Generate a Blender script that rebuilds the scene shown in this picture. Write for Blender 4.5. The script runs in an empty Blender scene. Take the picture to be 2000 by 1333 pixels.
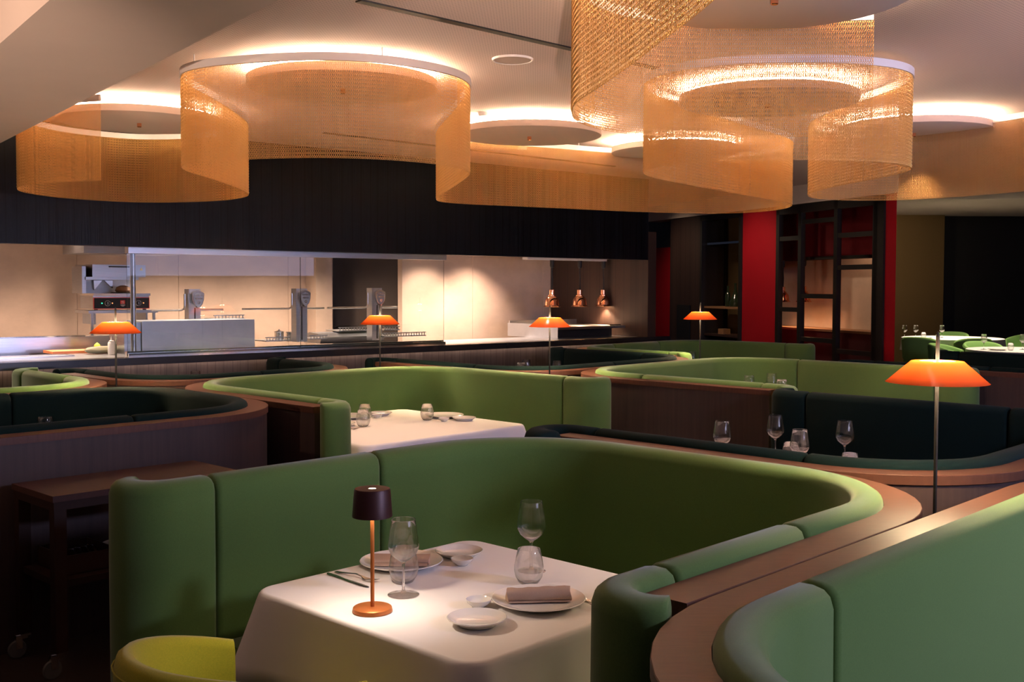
import bpy, math, random
from mathutils import Vector, Matrix
random.seed(7)
COL = bpy.context.scene.collection
PI = math.pi
# ------------------------------------------------------------------ camera model
F = 2095.98; TH = 0.0386736; RO = 0.00325238; PS = 0.80839894; CY = 640.227; CZ = 1.75

def W(px, py, z):
    """point of the horizontal plane z seen at (px,py) in the 2000x1333 photograph"""
    a = (px-1000)/F; b = (CY-py)/F
    a, b = a*math.cos(RO)-b*math.sin(RO), a*math.sin(RO)+b*math.cos(RO)
    dy = math.cos(TH)+b*math.sin(TH); dz = -math.sin(TH)+b*math.cos(TH)
    t = (z-CZ)/dz
    return (a*t, dy*t)

def XY(u, v):
    c, s = math.cos(PS), math.sin(PS)
    return (u*c-v*s, u*s+v*c)

def UV(x, y):
    c, s = math.cos(PS), math.sin(PS)
    return (x*c+y*s, -x*s+y*c)

# kitchen frame: K(s, d) runs along the pass counter, d goes into the kitchen
KO = (-4.22, 8.83); KD = (0.7694, 0.6387); KN = (-0.6387, 0.7694)
KA = math.atan2(KD[1], KD[0])
def K(s, d): return (KO[0]+KD[0]*s+KN[0]*d, KO[1]+KD[1]*s+KN[1]*d)
def ray(px, py):
    a = (px-1000)/F; b = (CY-py)/F
    a, b = a*math.cos(RO)-b*math.sin(RO), a*math.sin(RO)+b*math.cos(RO)
    return (a, math.cos(TH)+b*math.sin(TH), -math.sin(TH)+b*math.cos(TH))
def on_line(px, py, p, q):
    """hit of the sight line with the vertical plane through p and q: (distance along p-q, z)"""
    r = ray(px, py); ex, ey = q[0]-p[0], q[1]-p[1]; L = math.hypot(ex, ey); ex /= L; ey /= L
    det = r[0]*(-ey)-(-ex)*r[1]
    t = (p[0]*(-ey)+ex*p[1])/det
    x, y = r[0]*t, r[1]*t
    return ((x-p[0])*ex+(y-p[1])*ey, CZ+r[2]*t)
def KS(px, py, d): return on_line(px, py, K(0, d), K(1, d))   # -> (s, z)

# ------------------------------------------------------------------ materials
MATS = {}
def mat(name, color, rough=0.5, metal=0.0, spec=0.5, noise=None, bump=None, trans=0.0, ior=1.45, emit=None, estr=0.0, sheen=0.0, coat=0.0):
    m = bpy.data.materials.new(name); m.use_nodes = True
    nt = m.node_tree; b = nt.nodes['Principled BSDF']
    b.inputs['Base Color'].default_value = (*color, 1); b.inputs['Roughness'].default_value = rough
    b.inputs['Metallic'].default_value = metal; b.inputs['IOR'].default_value = ior
    b.inputs['Specular IOR Level'].default_value = spec
    b.inputs['Transmission Weight'].default_value = trans
    b.inputs['Sheen Weight'].default_value = sheen; b.inputs['Sheen Roughness'].default_value = 0.5
    b.inputs['Coat Weight'].default_value = coat
    if emit:
        b.inputs['Emission Color'].default_value = (*emit, 1); b.inputs['Emission Strength'].default_value = estr
    tc = nt.nodes.new('ShaderNodeTexCoord')
    if noise:   # (scale xyz, amount, detail, second colour)
        sc, amt, det, c2 = noise
        mp = nt.nodes.new('ShaderNodeMapping'); mp.inputs['Scale'].default_value = sc
        nt.links.new(tc.outputs['Object'], mp.inputs['Vector'])
        n = nt.nodes.new('ShaderNodeTexNoise'); n.inputs['Scale'].default_value = 1.0; n.inputs['Detail'].default_value = det
        n.inputs['Roughness'].default_value = 0.62
        nt.links.new(mp.outputs['Vector'], n.inputs['Vector'])
        r = nt.nodes.new('ShaderNodeValToRGB')
        r.color_ramp.elements[0].position = 0.5-0.5*amt; r.color_ramp.elements[1].position = 0.5+0.5*amt
        r.color_ramp.elements[0].color = (*c2, 1); r.color_ramp.elements[1].color = (*color, 1)
        nt.links.new(n.outputs['Fac'], r.inputs['Fac']); nt.links.new(r.outputs['Color'], b.inputs['Base Color'])
    if bump:    # (scale xyz, strength, distance)
        sc, st, di = bump
        mp = nt.nodes.new('ShaderNodeMapping'); mp.inputs['Scale'].default_value = sc
        nt.links.new(tc.outputs['Object'], mp.inputs['Vector'])
        n = nt.nodes.new('ShaderNodeTexNoise'); n.inputs['Scale'].default_value = 1.0; n.inputs['Detail'].default_value = 3
        nt.links.new(mp.outputs['Vector'], n.inputs['Vector'])
        bp = nt.nodes.new('ShaderNodeBump'); bp.inputs['Strength'].default_value = st; bp.inputs['Distance'].default_value = di
        nt.links.new(n.outputs['Fac'], bp.inputs['Height']); nt.links.new(bp.outputs['Normal'], b.inputs['Normal'])
    MATS[name] = m
    return m

def dark_planks(m, per, width, dark=0.25):
    """vertical grooves along object x of a wall mesh (multiplied into the colour)"""
    nt = m.node_tree; b = nt.nodes['Principled BSDF']
    tc = nt.nodes.new('ShaderNodeTexCoord'); sp = nt.nodes.new('ShaderNodeSeparateXYZ')
    nt.links.new(tc.outputs['Object'], sp.inputs['Vector'])
    nz = nt.nodes.new('ShaderNodeTexWhiteNoise'); nz.noise_dimensions = '1D'
    def mth(op, a, v=None, w=None):
        n = nt.nodes.new('ShaderNodeMath'); n.operation = op
        if isinstance(a, (int, float)): n.inputs[0].default_value = a
        else: nt.links.new(a, n.inputs[0])
        if v is not None:
            if isinstance(v, (int, float)): n.inputs[1].default_value = v
            else: nt.links.new(v, n.inputs[1])
        return n.outputs[0]
    q = mth('DIVIDE', sp.outputs['X'], per)
    fl = mth('FLOOR', q); fr = mth('FRACT', q)
    nt.links.new(fl, nz.inputs['W'])
    off = mth('MULTIPLY', nz.outputs['Value'], 0.5)
    d = mth('ABSOLUTE', mth('SUBTRACT', fr, mth('ADD', off, 0.25)))
    g = mth('GREATER_THAN', d, width/per)
    val = mth('ADD', mth('MULTIPLY', g, 1-dark), dark)
    tone = mth('ADD', mth('MULTIPLY', nz.outputs['Value'], 0.5), 0.75)
    mx = nt.nodes.new('ShaderNodeMix'); mx.data_type = 'RGBA'; mx.blend_type = 'MULTIPLY'; mx.inputs['Factor'].default_value = 1
    src = b.inputs['Base Color'].links[0].from_socket if b.inputs['Base Color'].links else None
    if src: nt.links.new(src, mx.inputs['A'])
    else: mx.inputs['A'].default_value = b.inputs['Base Color'].default_value
    cb = nt.nodes.new('ShaderNodeCombineColor')
    vv = mth('MULTIPLY', val, tone)
    for i in range(3): nt.links.new(vv, cb.inputs[i])
    nt.links.new(cb.outputs[0], mx.inputs['B']); nt.links.new(mx.outputs['Result'], b.inputs['Base Color'])

def perforate(m, pitch, rad, dark):
    nt = m.node_tree; b = nt.nodes['Principled BSDF']
    tc = nt.nodes.new('ShaderNodeTexCoord'); mp = nt.nodes.new('ShaderNodeMapping')
    mp.inputs['Rotation'].default_value = (0, 0, PS); mp.inputs['Scale'].default_value = (1/pitch,)*3
    nt.links.new(tc.outputs['Object'], mp.inputs['Vector'])
    fr = nt.nodes.new('ShaderNodeVectorMath'); fr.operation = 'FRACTION'; nt.links.new(mp.outputs[0], fr.inputs[0])
    sb = nt.nodes.new('ShaderNodeVectorMath'); sb.operation = 'SUBTRACT'; nt.links.new(fr.outputs[0], sb.inputs[0]); sb.inputs[1].default_value = (.5, .5, .5)
    ml = nt.nodes.new('ShaderNodeVectorMath'); ml.operation = 'MULTIPLY'; nt.links.new(sb.outputs[0], ml.inputs[0]); ml.inputs[1].default_value = (1, 1, 0)
    ln = nt.nodes.new('ShaderNodeVectorMath'); ln.operation = 'LENGTH'; nt.links.new(ml.outputs[0], ln.inputs[0])
    gt = nt.nodes.new('ShaderNodeMath'); gt.operation = 'GREATER_THAN'; nt.links.new(ln.outputs['Value'], gt.inputs[0]); gt.inputs[1].default_value = rad
    mx = nt.nodes.new('ShaderNodeMix'); mx.data_type = 'RGBA'; nt.links.new(gt.outputs[0], mx.inputs['Factor'])
    c = b.inputs['Base Color'].default_value[:3]
    mx.inputs['A'].default_value = (c[0]*dark, c[1]*dark, c[2]*dark, 1); mx.inputs['B'].default_value = (*c, 1)
    nt.links.new(mx.outputs['Result'], b.inputs['Base Color'])

FAB = ((900, 900, 900), 0.25, 0.0006)
green = mat('green_fabric', (0.094, 0.168, 0.041), 0.85, spec=.15, noise=((260, 260, 260), .6, 2, (.076, .136, .033)), bump=FAB, sheen=.25)
lime = mat('lime_fabric', (0.46, 0.39, 0.015), 0.85, spec=.2, noise=((260, 260, 260), .6, 2, (.31, .32, .012)), bump=FAB, sheen=.2)
teal = mat('dark_teal_fabric', (0.0048, 0.0135, 0.0130), 0.9, spec=.08, noise=((260, 260, 260), .6, 2, (.0032, .009, .009)), bump=FAB, sheen=.02)
chairgreen = mat('chair_green_fabric', (0.28, 0.50, 0.16), 0.85, spec=.2, bump=FAB)
rail_m = mat('walnut_top', (0.100, 0.040, 0.025), 0.45, spec=.3, noise=((14, 90, 6), .75, 6, (.058, .022, .014)), bump=((20, 160, 10), .12, .0008))
panel_m = mat('walnut_panel', (0.062, 0.036, 0.032), 0.5, spec=.4, noise=((38, 38, 1.3), .7, 6, (.03, .019, .018)))
darkwood = mat('dark_walnut', (0.05, 0.022, 0.014), 0.45, spec=.4, noise=((40, 40, 2), .7, 5, (.02, .01, .008)))
cloth_m = mat('white_linen', (0.80, 0.76, 0.72), 0.9, spec=.15, bump=((500, 500, 500), .2, .0006), sheen=.1)
napkin_m = mat('sand_linen', (0.55, 0.37, 0.26), 0.95, spec=.1, noise=((700, 700, 700), .9, 2, (.33, .23, .17)), bump=((600, 600, 600), .4, .0006))
ceramic = mat('white_ceramic', (0.78, 0.74, 0.68), 0.12, spec=.5, coat=.3)
glass_m = mat('clear_glass', (1, 1, 1), 0.0, trans=1.0, ior=1.42)
def thin_glass(m, k):
    nt = m.node_tree; o = nt.nodes['Material Output']; b = nt.nodes['Principled BSDF']
    t = nt.nodes.new('ShaderNodeBsdfTransparent'); x = nt.nodes.new('ShaderNodeMixShader'); x.inputs[0].default_value = k
    nt.links.new(b.outputs[0], x.inputs[1]); nt.links.new(t.outputs[0], x.inputs[2]); nt.links.new(x.outputs[0], o.inputs['Surface'])
thin_glass(glass_m, .2)
pane_m = mat('screen_glass', (0.97, 1, 0.99), 0.0, trans=1.0, ior=1.5)
steel = mat('brushed_steel', (0.55, 0.56, 0.58), 0.28, metal=1, noise=((6, 6, 120), .8, 3, (.42, .43, .46)))
steel2 = mat('matt_steel', (0.50, 0.52, 0.56), 0.45, metal=.9, noise=((5, 5, 5), .9, 5, (.36, .38, .42)))
polished = mat('polished_steel', (0.75, 0.73, 0.70), 0.12, metal=1)
copper = mat('polished_copper', (0.92, 0.44, 0.26), 0.09, metal=1)
copper_p = mat('copper_painted_metal', (0.52, 0.17, 0.045), 0.38, metal=.55)
brown_p = mat('dark_brown_metal', (0.045, 0.013, 0.012), 0.42, metal=.3)
gold = mat('gold_chain', (0.83, 0.48, 0.155), 0.28, metal=.85)
white_p = mat('white_band_paint', (0.75, 0.72, 0.70), 0.35)
ceil_m = mat('ceiling_board', (0.74, 0.62, 0.56), 0.85, spec=.2); perforate(ceil_m, .021, .2, .62)
plaster = mat('plaster', (0.62, 0.52, 0.45), 0.85, spec=.2, noise=((3, 3, 3), .9, 4, (.58, .48, .41)), bump=((260, 260, 260), .25, .001))
disc_m = mat('disc_plaster', (0.66, 0.55, 0.47), 0.85, spec=.2, bump=((400, 400, 400), .25, .0008))
black_m = mat('black_metal', (0.012, 0.011, 0.010), 0.5)
frame_m = mat('black_shelf_frame', (0.010, 0.008, 0.006), 0.5)
fascia_m = mat('charcoal_planks', (0.0045, 0.0058, 0.0090), 0.38, spec=.13, noise=((60, 60, 2.2), .8, 6, (.0018, .0023, .0036)), bump=((120, 120, 2), .7, .003)); dark_planks(fascia_m, .11, .006, .1)
counterp = mat('counter_planks', (0.06, 0.045, 0.042), 0.4, spec=.5, noise=((80, 80, 2), .8, 5, (.02, .015, .015)), bump=((150, 150, 2), .6, .003)); dark_planks(counterp, .09, .003, .3)
endwall_m = mat('walnut_wall', (0.035, 0.018, 0.012), 0.5, noise=((34, 34, 1.2), .8, 5, (.03, .015, .012))); dark_planks(endwall_m, .16, .003, .3)
blackstone = mat('black_stone_top', (0.015, 0.013, 0.013), 0.25)
red_m = mat('red_wall_paint', (0.34, 0.005, 0.013), 0.7, spec=.2, noise=((3, 3, 2), .9, 3, (.27, .004, .010)))
red_dim_m = mat('red_paint_dimmed', (0.10, 0.004, 0.007), 0.7, spec=.2)  # darker copy of the wall red, dimness of the upper niche in the colour
dred = mat('dark_red_leather', (0.045, 0.004, 0.005), 0.55)
beige = mat('beige_wall_paint', (0.16, 0.095, 0.035), 0.85, noise=((60, 60, 60), .8, 2, (.13, .08, .03)))
floor_m = mat('dark_timber_floor', (0.035, 0.022, 0.018), 0.45, noise=((3, 40, 3), .8, 5, (.018, .012, .010)))
orange_m = mat('orange_polymer', (0.9, 0.12, 0.03), 0.4)
rubber = mat('grey_rubber', (0.09, 0.085, 0.08), 0.6)
board_m = mat('orange_cutting_board', (0.65, 0.20, 0.07), 0.5)
stone_m = mat('beige_stone', (0.61, 0.465, 0.36), 0.5, spec=.35, noise=((1.9, 1.9, 2.6), .62, 10, (.40, .31, .24)))
plastic_w = mat('white_plastic', (.75, .7, .62), .4)
lime_fruit = mat('lime_peel', (.45, .6, .05), .4)
led = mat('led_strip', (1, 1, 1), emit=(1.0, 0.71, 0.49), estr=105)
led_c = mat('counter_led_strip', (1, 1, 1), emit=(1.0, 0.70, 0.50), estr=18)
bulb_m = mat('lamp_bulb', (1, 1, 1), emit=(1.0, 0.62, 0.30), estr=45)
glow_m = mat('lamp_glow', (1, 1, 1), emit=(1.0, 0.80, 0.55), estr=7)
redtrim = mat('red_trim', (.75, .05, .03), .4)
whitemark = mat('white_mark', (.85, .82, .78), .5)
green_led = mat('green_light', (0, .5, .2), emit=(.05, .9, .4), estr=2)
amber_led = mat('amber_light', (.5, .2, .1), emit=(1, .35, .1), estr=1.5)
yellow_m = mat('yellow_sticker', (.75, .55, .03), .5)
bottle_m = mat('dark_bottle_glass', (.02, .03, .015), .08, spec=.6)
tan_m = mat('tan_wood', (.30, .15, .07), .5, noise=((8, 60, 60), .8, 4, (.2, .1, .045)))
# lamp shade: lets its own light through
def shade_material():
    m = bpy.data.materials.new('translucent_orange_shade'); m.use_nodes = True; nt = m.node_tree; nt.nodes.clear()
    o = nt.nodes.new('ShaderNodeOutputMaterial'); t = nt.nodes.new('ShaderNodeBsdfTranslucent'); d = nt.nodes.new('ShaderNodeBsdfDiffuse')
    g = nt.nodes.new('ShaderNodeBsdfGlossy'); t.inputs[0].default_value = (1.0, .38, .15, 1); d.inputs[0].default_value = (.9, .16, .04, 1)
    g.inputs['Roughness'].default_value = .15
    a = nt.nodes.new('ShaderNodeMixShader'); a.inputs[0].default_value = .3
    nt.links.new(t.outputs[0], a.inputs[1]); nt.links.new(d.outputs[0], a.inputs[2])
    b = nt.nodes.new('ShaderNodeMixShader'); b.inputs[0].default_value = .05
    nt.links.new(a.outputs[0], b.inputs[1]); nt.links.new(g.outputs[0], b.inputs[2]); nt.links.new(b.outputs[0], o.inputs[0])
    return m
shade_m = shade_material()
# large stone slabs with thin joints is done with separate slab meshes

# ------------------------------------------------------------------ mesh building
class M:
    def __init__(s): s.v = []; s.f = []
    def add(s, vs, fs):
        n = len(s.v); s.v += [tuple(p) for p in vs]; s.f += [tuple(i+n for i in f) for f in fs]; return s
    def box(s, c, d, rz=0.0, rx=0.0):
        hx, hy, hz = d[0]/2, d[1]/2, d[2]/2
        ps = [(x, y, z) for z in (-hz, hz) for x, y in ((-hx, -hy), (hx, -hy), (hx, hy), (-hx, hy))]
        R = Matrix.Rotation(rz, 3, 'Z') @ Matrix.Rotation(rx, 3, 'X')
        ps = [tuple(R @ Vector(p)+Vector(c)) for p in ps]
        return s.add(ps, [(3, 2, 1, 0), (4, 5, 6, 7), (0, 1, 5, 4), (1, 2, 6, 5), (2, 3, 7, 6), (3, 0, 4, 7)])
    def prism(s, poly, z0, z1):
        n = len(poly)
        a = sum(poly[i][0]*poly[(i+1) % n][1]-poly[(i+1) % n][0]*poly[i][1] for i in range(n))
        if a < 0: poly = poly[::-1]
        vs = [(x, y, z0) for x, y in poly]+[(x, y, z1) for x, y in poly]
        return s.add(vs, [tuple(range(n))[::-1], tuple(range(n, 2*n))]+[(i, (i+1) % n, n+(i+1) % n, n+i) for i in range(n)])
    def lathe(s, prof, n=32, c=(0, 0, 0), a0=0.0, R=None):
        vs = []; fs = []; k = len(prof); tops = []
        for i in range(n):
            a = a0+2*PI*i/n
            for r, z in prof: vs.append((r*math.cos(a), r*math.sin(a), z))
        for i in range(n):
            j = (i+1) % n
            for q in range(k-1): fs.append((i*k+q, j*k+q, j*k+q+1, i*k+q+1))
        if prof[0][0] > 1e-5: fs.append(tuple(i*k for i in range(n))[::-1]) if s_cap(prof, 0) else None
        if prof[-1][0] > 1e-5: fs.append(tuple(i*k+k-1 for i in range(n))) if s_cap(prof, 1) else None
        if R is not None: vs = [tuple(R @ Vector(p)) for p in vs]
        vs = [(x+c[0], y+c[1], z+c[2]) for x, y, z in vs]
        return s.add(vs, [f for f in fs if f])
    def tube(s, pts, r, n=8, closed=False):
        pts = [Vector(p) for p in pts]; m = len(pts); vs = []; fs = []
        rr = r if isinstance(r, (list, tuple)) else [r]*m
        up = Vector((0, 0, 1)); prev = None
        for i, p in enumerate(pts):
            if closed: t = pts[(i+1) % m]-pts[i-1]
            else: t = pts[min(i+1, m-1)]-pts[max(i-1, 0)]
            t.normalize()
            if prev is None:
                a = t.cross(up)
                if a.length < .05: a = t.cross(Vector((1, 0, 0)))
            else: a = prev-t*prev.dot(t)
            a.normalize(); prev = a; b = t.cross(a)
            for q in range(n):
                th = 2*PI*q/n; vs.append(tuple(p+(a*math.cos(th)+b*math.sin(th))*rr[i]))
        for i in range(m if closed else m-1):
            j = (i+1) % m
            for q in range(n):
                fs.append((i*n+q, i*n+(q+1) % n, j*n+(q+1) % n, j*n+q))
        if not closed: fs += [tuple(range(n))[::-1], tuple(range((m-1)*n, m*n))]
        return s.add(vs, fs)
    def loft(s, rings, close=True, caps=True):
        k = len(rings[0]); vs = [p for r in rings for p in r]; fs = []
        for i in range(len(rings)-1):
            for q in range(k if close else k-1):
                a, b = i*k+q, i*k+(q+1) % k
                fs.append((a, b, b+k, a+k))
        if caps: fs += [tuple(range(k))[::-1], tuple(range((len(rings)-1)*k, len(rings)*k))]
        return s.add(vs, fs)
def s_cap(prof, e): return False

def wpos(o):
    p = Vector((0, 0, 0))
    while o: p += Vector(o.location); o = o.parent
    return p
def obj(name, m, material, parent=None, smooth=True, angle=38, local=False, origin=None):
    me = bpy.data.meshes.new(name)
    vs = m.v; off = None
    if parent and not local: off = wpos(parent)
    if origin is not None: off = Vector(origin)
    if off is not None: vs = [(x-off.x, y-off.y, z-off.z) for x, y, z in vs]
    me.from_pydata(vs, [], m.f); me.validate(); me.update()
    import bmesh
    bm = bmesh.new(); bm.from_mesh(me); bmesh.ops.recalc_face_normals(bm, faces=bm.faces); bm.to_mesh(me); bm.free()
    if smooth:
        me.shade_smooth(); me.set_sharp_from_angle(angle=math.radians(angle))
    if isinstance(material, bpy.types.Material): me.materials.append(material)
    o = bpy.data.objects.new(name, me); COL.objects.link(o)
    if origin is not None: o.location = origin
    if parent: o.parent = parent
    return o
def tag(o, label, cat, group=None, kind=None):
    o['label'] = label; o['category'] = cat
    if group: o['group'] = group
    if kind: o['kind'] = kind
    return o
def thing(name, label, cat, loc=(0, 0, 0), rz=0.0, group=None):
    o = bpy.data.objects.new(name, None); COL.objects.link(o); o.location = loc; o.rotation_euler = (0, 0, rz)
    o.empty_display_size = .1
    return tag(o, label, cat, group)
def struct(name, m, material, smooth=False, rz=None, origin=None):
    """rz + origin: store the mesh in a frame turned by rz, so that textures run along the wall"""
    if rz is not None:
        R = Matrix.Rotation(-rz, 3, 'Z'); O = Vector(origin)
        m2 = M(); m2.v = [tuple(R @ (Vector(p)-O)) for p in m.v]; m2.f = m.f
        o = obj(name, m2, material, smooth=smooth); o.location = O; o.rotation_euler = (0, 0, rz)
    else: o = obj(name, m, material, smooth=smooth)
    o['kind'] = 'structure'
    return o
def dup(root, loc, rz=0.0, label=None, group=None):
    r = root.copy(); COL.objects.link(r); r.location = loc; r.rotation_euler = (0, 0, rz)
    if label: r['label'] = label
    if group: r['group'] = group
    for ch in list(root.children):
        c = ch.copy(); COL.objects.link(c); c.parent = r
        for g in list(ch.children):
            d = g.copy(); COL.objects.link(d); d.parent = c
    return r
class Kit:
    """first call moves the prototype, later calls copy it"""
    def __init__(s, root): s.root = root; s.used = False
    def put(s, loc, rz=0.0, label=None, group=None):
        if not s.used:
            s.used = True; s.root.location = loc; s.root.rotation_euler = (0, 0, rz)
            if label: s.root['label'] = label
            if group: s.root['group'] = group
            return s.root
        return dup(s.root, loc, rz, label, group)
def light(name, kind, loc, power, color, size=.1, rot=(0, 0, 0), spot=None, sy=None, blend=.5):
    l = bpy.data.lights.new(name, kind); l.energy = power; l.color = color
    if kind == 'AREA':
        l.size = size
        if sy: l.shape = 'RECTANGLE'; l.size_y = sy
    else: l.shadow_soft_size = size
    if spot: l.spot_size = spot; l.spot_blend = blend
    o = bpy.data.objects.new(name, l); COL.objects.link(o); o.location = loc; o.rotation_euler = rot
    return o

# ------------------------------------------------------------------ camera
cd = bpy.data.cameras.new('camera'); cam = bpy.data.objects.new('camera', cd); COL.objects.link(cam)
cd.sensor_width = 36; cd.sensor_fit = 'HORIZONTAL'; cd.lens = 36*F/2000; cd.shift_y = -(666.5-CY)/2000
cd.clip_start = .05; cd.clip_end = 200
fwd = Vector((0, math.cos(TH), -math.sin(TH))); up0 = Vector((0, math.sin(TH), math.cos(TH))); rt0 = Vector((1, 0, 0))
# image x = a cosR + b sinR : camera right/up axes turned by RO
rt = rt0*math.cos(RO)+up0*math.sin(RO); up = -rt0*math.sin(RO)+up0*math.cos(RO)
cam.matrix_world = Matrix(((rt.x, up.x, -fwd.x, 0), (rt.y, up.y, -fwd.y, 0), (rt.z, up.z, -fwd.z, CZ), (0, 0, 0, 1)))
bpy.context.scene.camera = cam

# ------------------------------------------------------------------ booths
RAD = .70; WT = .12     # corner radius of the wood, wood thickness
class UPath:
    def __init__(s, op, u0, u1, v0, v1, seams=(), back=(), off=(0, 0)):
        s.off = off
        # op: open side; builds local frame: side coordinate runs from the open end to the closed back
        if op == '-u': s.end = (u0, 1, 'u'); s.A = v0; s.B = v1; s.e = u0; s.bk = u1
        if op == '+u': s.e = u1; s.bk = u0; s.A = v0; s.B = v1
        if op == '+v': s.e = v1; s.bk = v0; s.A = u0; s.B = u1
        if op == '-v': s.e = v0; s.bk = v1; s.A = u0; s.B = u1
        s.op = op; s.L = abs(s.bk-s.e); s.Wd = s.B-s.A
        s.seams = [q for q in seams if .2 < q < s.L-RAD-.02]
        s.back = [q for q in back if RAD+.02 < q < s.Wd-RAD-.02]
    def pt(s, side, a):
        """side = distance from the open end, a = distance from wall A"""
        sg = 1 if s.bk > s.e else -1
        q = s.e+sg*side; p = s.A+a
        return XY(q, p) if s.op[1] == 'u' else XY(p, q)
    def base(s):
        """list of (side, a, nside, na) for the outer line; the normal points to the interior"""
        L, Wd, R = s.L, s.Wd, RAD
        out = []
        for q in [s.off[0], s.off[0]+.14]+s.seams: out.append((q, 0, 0, 1, R))
        out.append((L-R, 0, 0, 1, R))
        for i in range(1, 12):
            t = i/12*PI/2
            out.append((L-R+R*math.sin(t), R-R*math.cos(t), -math.sin(t), math.cos(t), R))
        out.append((L, R, -1, 0, R))
        for q in s.back: out.append((L, q, -1, 0, R))
        out.append((L, Wd-R, -1, 0, R))
        for i in range(1, 12):
            t = i/12*PI/2
            out.append((L-R+R*math.cos(t), Wd-R+R*math.sin(t), -math.cos(t), -math.sin(t), R))
        out.append((L-R, Wd, 0, -1, R))
        for q in s.seams[::-1]+[s.off[1]+.14, s.off[1]]: out.append((q, Wd, 0, -1, R))
        return out
def ring(P, b, prof):
    return [(*P.pt(b[0]+b[2]*t, b[1]+b[3]*t), z) for t, z in prof]
PADT = .112
def pad_prof(zb, top=1.062):
    return [(0.002, zb), (0.002, 1.036), (.008, top-.012), (.026, top-.001), (.06, top), (.088, top-.006), (.104, top-.020), (PADT, top-.045), (PADT+.002, .75), (PADT, zb)]
def shrink(r, k=.010):
    c = Vector((sum(p[0] for p in r)/len(r), sum(p[1] for p in r)/len(r), 0))
    out = []
    for x, y, z in r:
        d = Vector((x-c.x, y-c.y, 0)); l = d.length
        if l > 1e-6: d *= max(0, (l-k))/l
        out.append((c.x+d.x, c.y+d.y, z-(k if z > 1.0 else 0)))
    return out
def lerp3(a, b, t): return [tuple(p[i]+(q[i]-p[i])*t for i in range(3)) for p, q in zip(a, b)]
def pad_mesh(rings, gap=.004):
    """rounded pad: rings along the wall, ends pulled in so that seams read as creases"""
    def mv(a, b, d):
        L = math.dist(a[0][:2], b[0][:2]) or 1
        L = max(L, math.dist(a[-1][:2], b[-1][:2])); return lerp3(a, b, min(.45, d/L))
    r0 = mv(rings[0], rings[1], gap); r1 = mv(rings[0], rings[1], gap+.005); r2 = mv(rings[0], rings[1], gap+.018)
    e0 = mv(rings[-1], rings[-2], gap); e1 = mv(rings[-1], rings[-2], gap+.005); e2 = mv(rings[-1], rings[-2], gap+.018)
    mid = rings[1:-1]
    m = M(); m.loft([shrink(r0, .016), shrink(r1, .006), r2]+mid+[e2, shrink(e1, .006), shrink(e0, .016)])
    return m
def booth(label, fabric, op, u0, u1, v0, v1, seams=(), back=(), group=None, seat=True, caps=True, off=(0, 0), bulge=(.35, .35)):
    P = UPath(op, u0, u1, v0, v1, seams, back, off)
    B = P.base()
    c = P.pt(P.L/2, P.Wd/2)
    t = thing('booth_seating', label, 'booth', (c[0], c[1], 0), 0, group)
    e = .0015
    m = M(); m.loft([ring(P, b, [(.009, 0), (.009, .992), (WT-.004, .992), (WT-.004, 0)]) for b in B])
    obj('wood_panel', m, panel_m, t)
    m = M(); m.loft([ring(P, b, [(e, .992), (e, 1.028), (e+.002, 1.03), (WT, 1.03), (WT, .992)]) for b in B])
    obj('top_rail', m, rail_m, t, angle=30)
    # pads: every panel is a part
    n = len(B); ns = len(P.seams); nb = len(P.back)
    cuts = [1]+[2+i for i in range(ns)]
    back0 = 2+ns+1+11+1      # index of first back point after the corner
    cuts += [back0+i for i in range(nb)]
    cuts += [n-1-q for q in ([1]+[2+i for i in range(ns)])[::-1]]
    prof = [(x+WT, z) for x, z in pad_prof(.40)]
    for a, b in zip(cuts[:-1], cuts[1:]):
        obj('back_pad', pad_mesh([ring(P, q, prof) for q in B[a:b+1]]), fabric, t, angle=60)
    if caps:
        for wallA in (True, False):
            rings = []
            pr = pad_prof(.06)
            o_ = P.off[0 if wallA else 1]; kb = bulge[0 if wallA else 1]
            pts = [(o_+.14, WT, 0, 1), (o_+.07, WT, 0, 1)]
            for i in range(0, 13):
                th = PI/2+PI*(1 if kb > .6 else .78)*i/12; k = 1 if i < 6 else 1+(kb-1)*((i-6)/6)**1.3
                pts.append((o_+WT/2*math.cos(th), WT/2+WT/2*math.sin(th), math.cos(th)*(1 if k < 1 else 1), math.sin(th)*k))
            if kb > .6: pts.append((o_+.06, 0, 0, -kb))
            for s_, a_, ns_, na_ in pts:
                rg = []
                for tt, z in pr:
                    side, aa = s_+ns_*tt, a_+na_*tt
                    rg.append((*P.pt(side, aa if wallA else P.Wd-aa), z))
                rings.append(rg)
            obj('end_pad', pad_mesh(rings, gap=.002), fabric, t, angle=60)
    if seat:
        s0 = WT+PADT+.004
        m = M(); m.loft([ring(P, b, [(s0, .37), (s0, .45), (s0+.02, .468), (s0+.38, .468), (s0+.41, .455), (s0+.42, .43), (s0+.42, .37)]) for b in B[1:-1]])
        obj('seat_cushion', m, fabric, t, angle=60)
        m = M(); m.loft([ring(P, b, [(WT, 0), (WT, .368), (s0+.36, .368), (s0+.36, 0)]) for b in B[1:-1]])
        obj('seat_base', m, darkwood, t)
    return t

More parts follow.
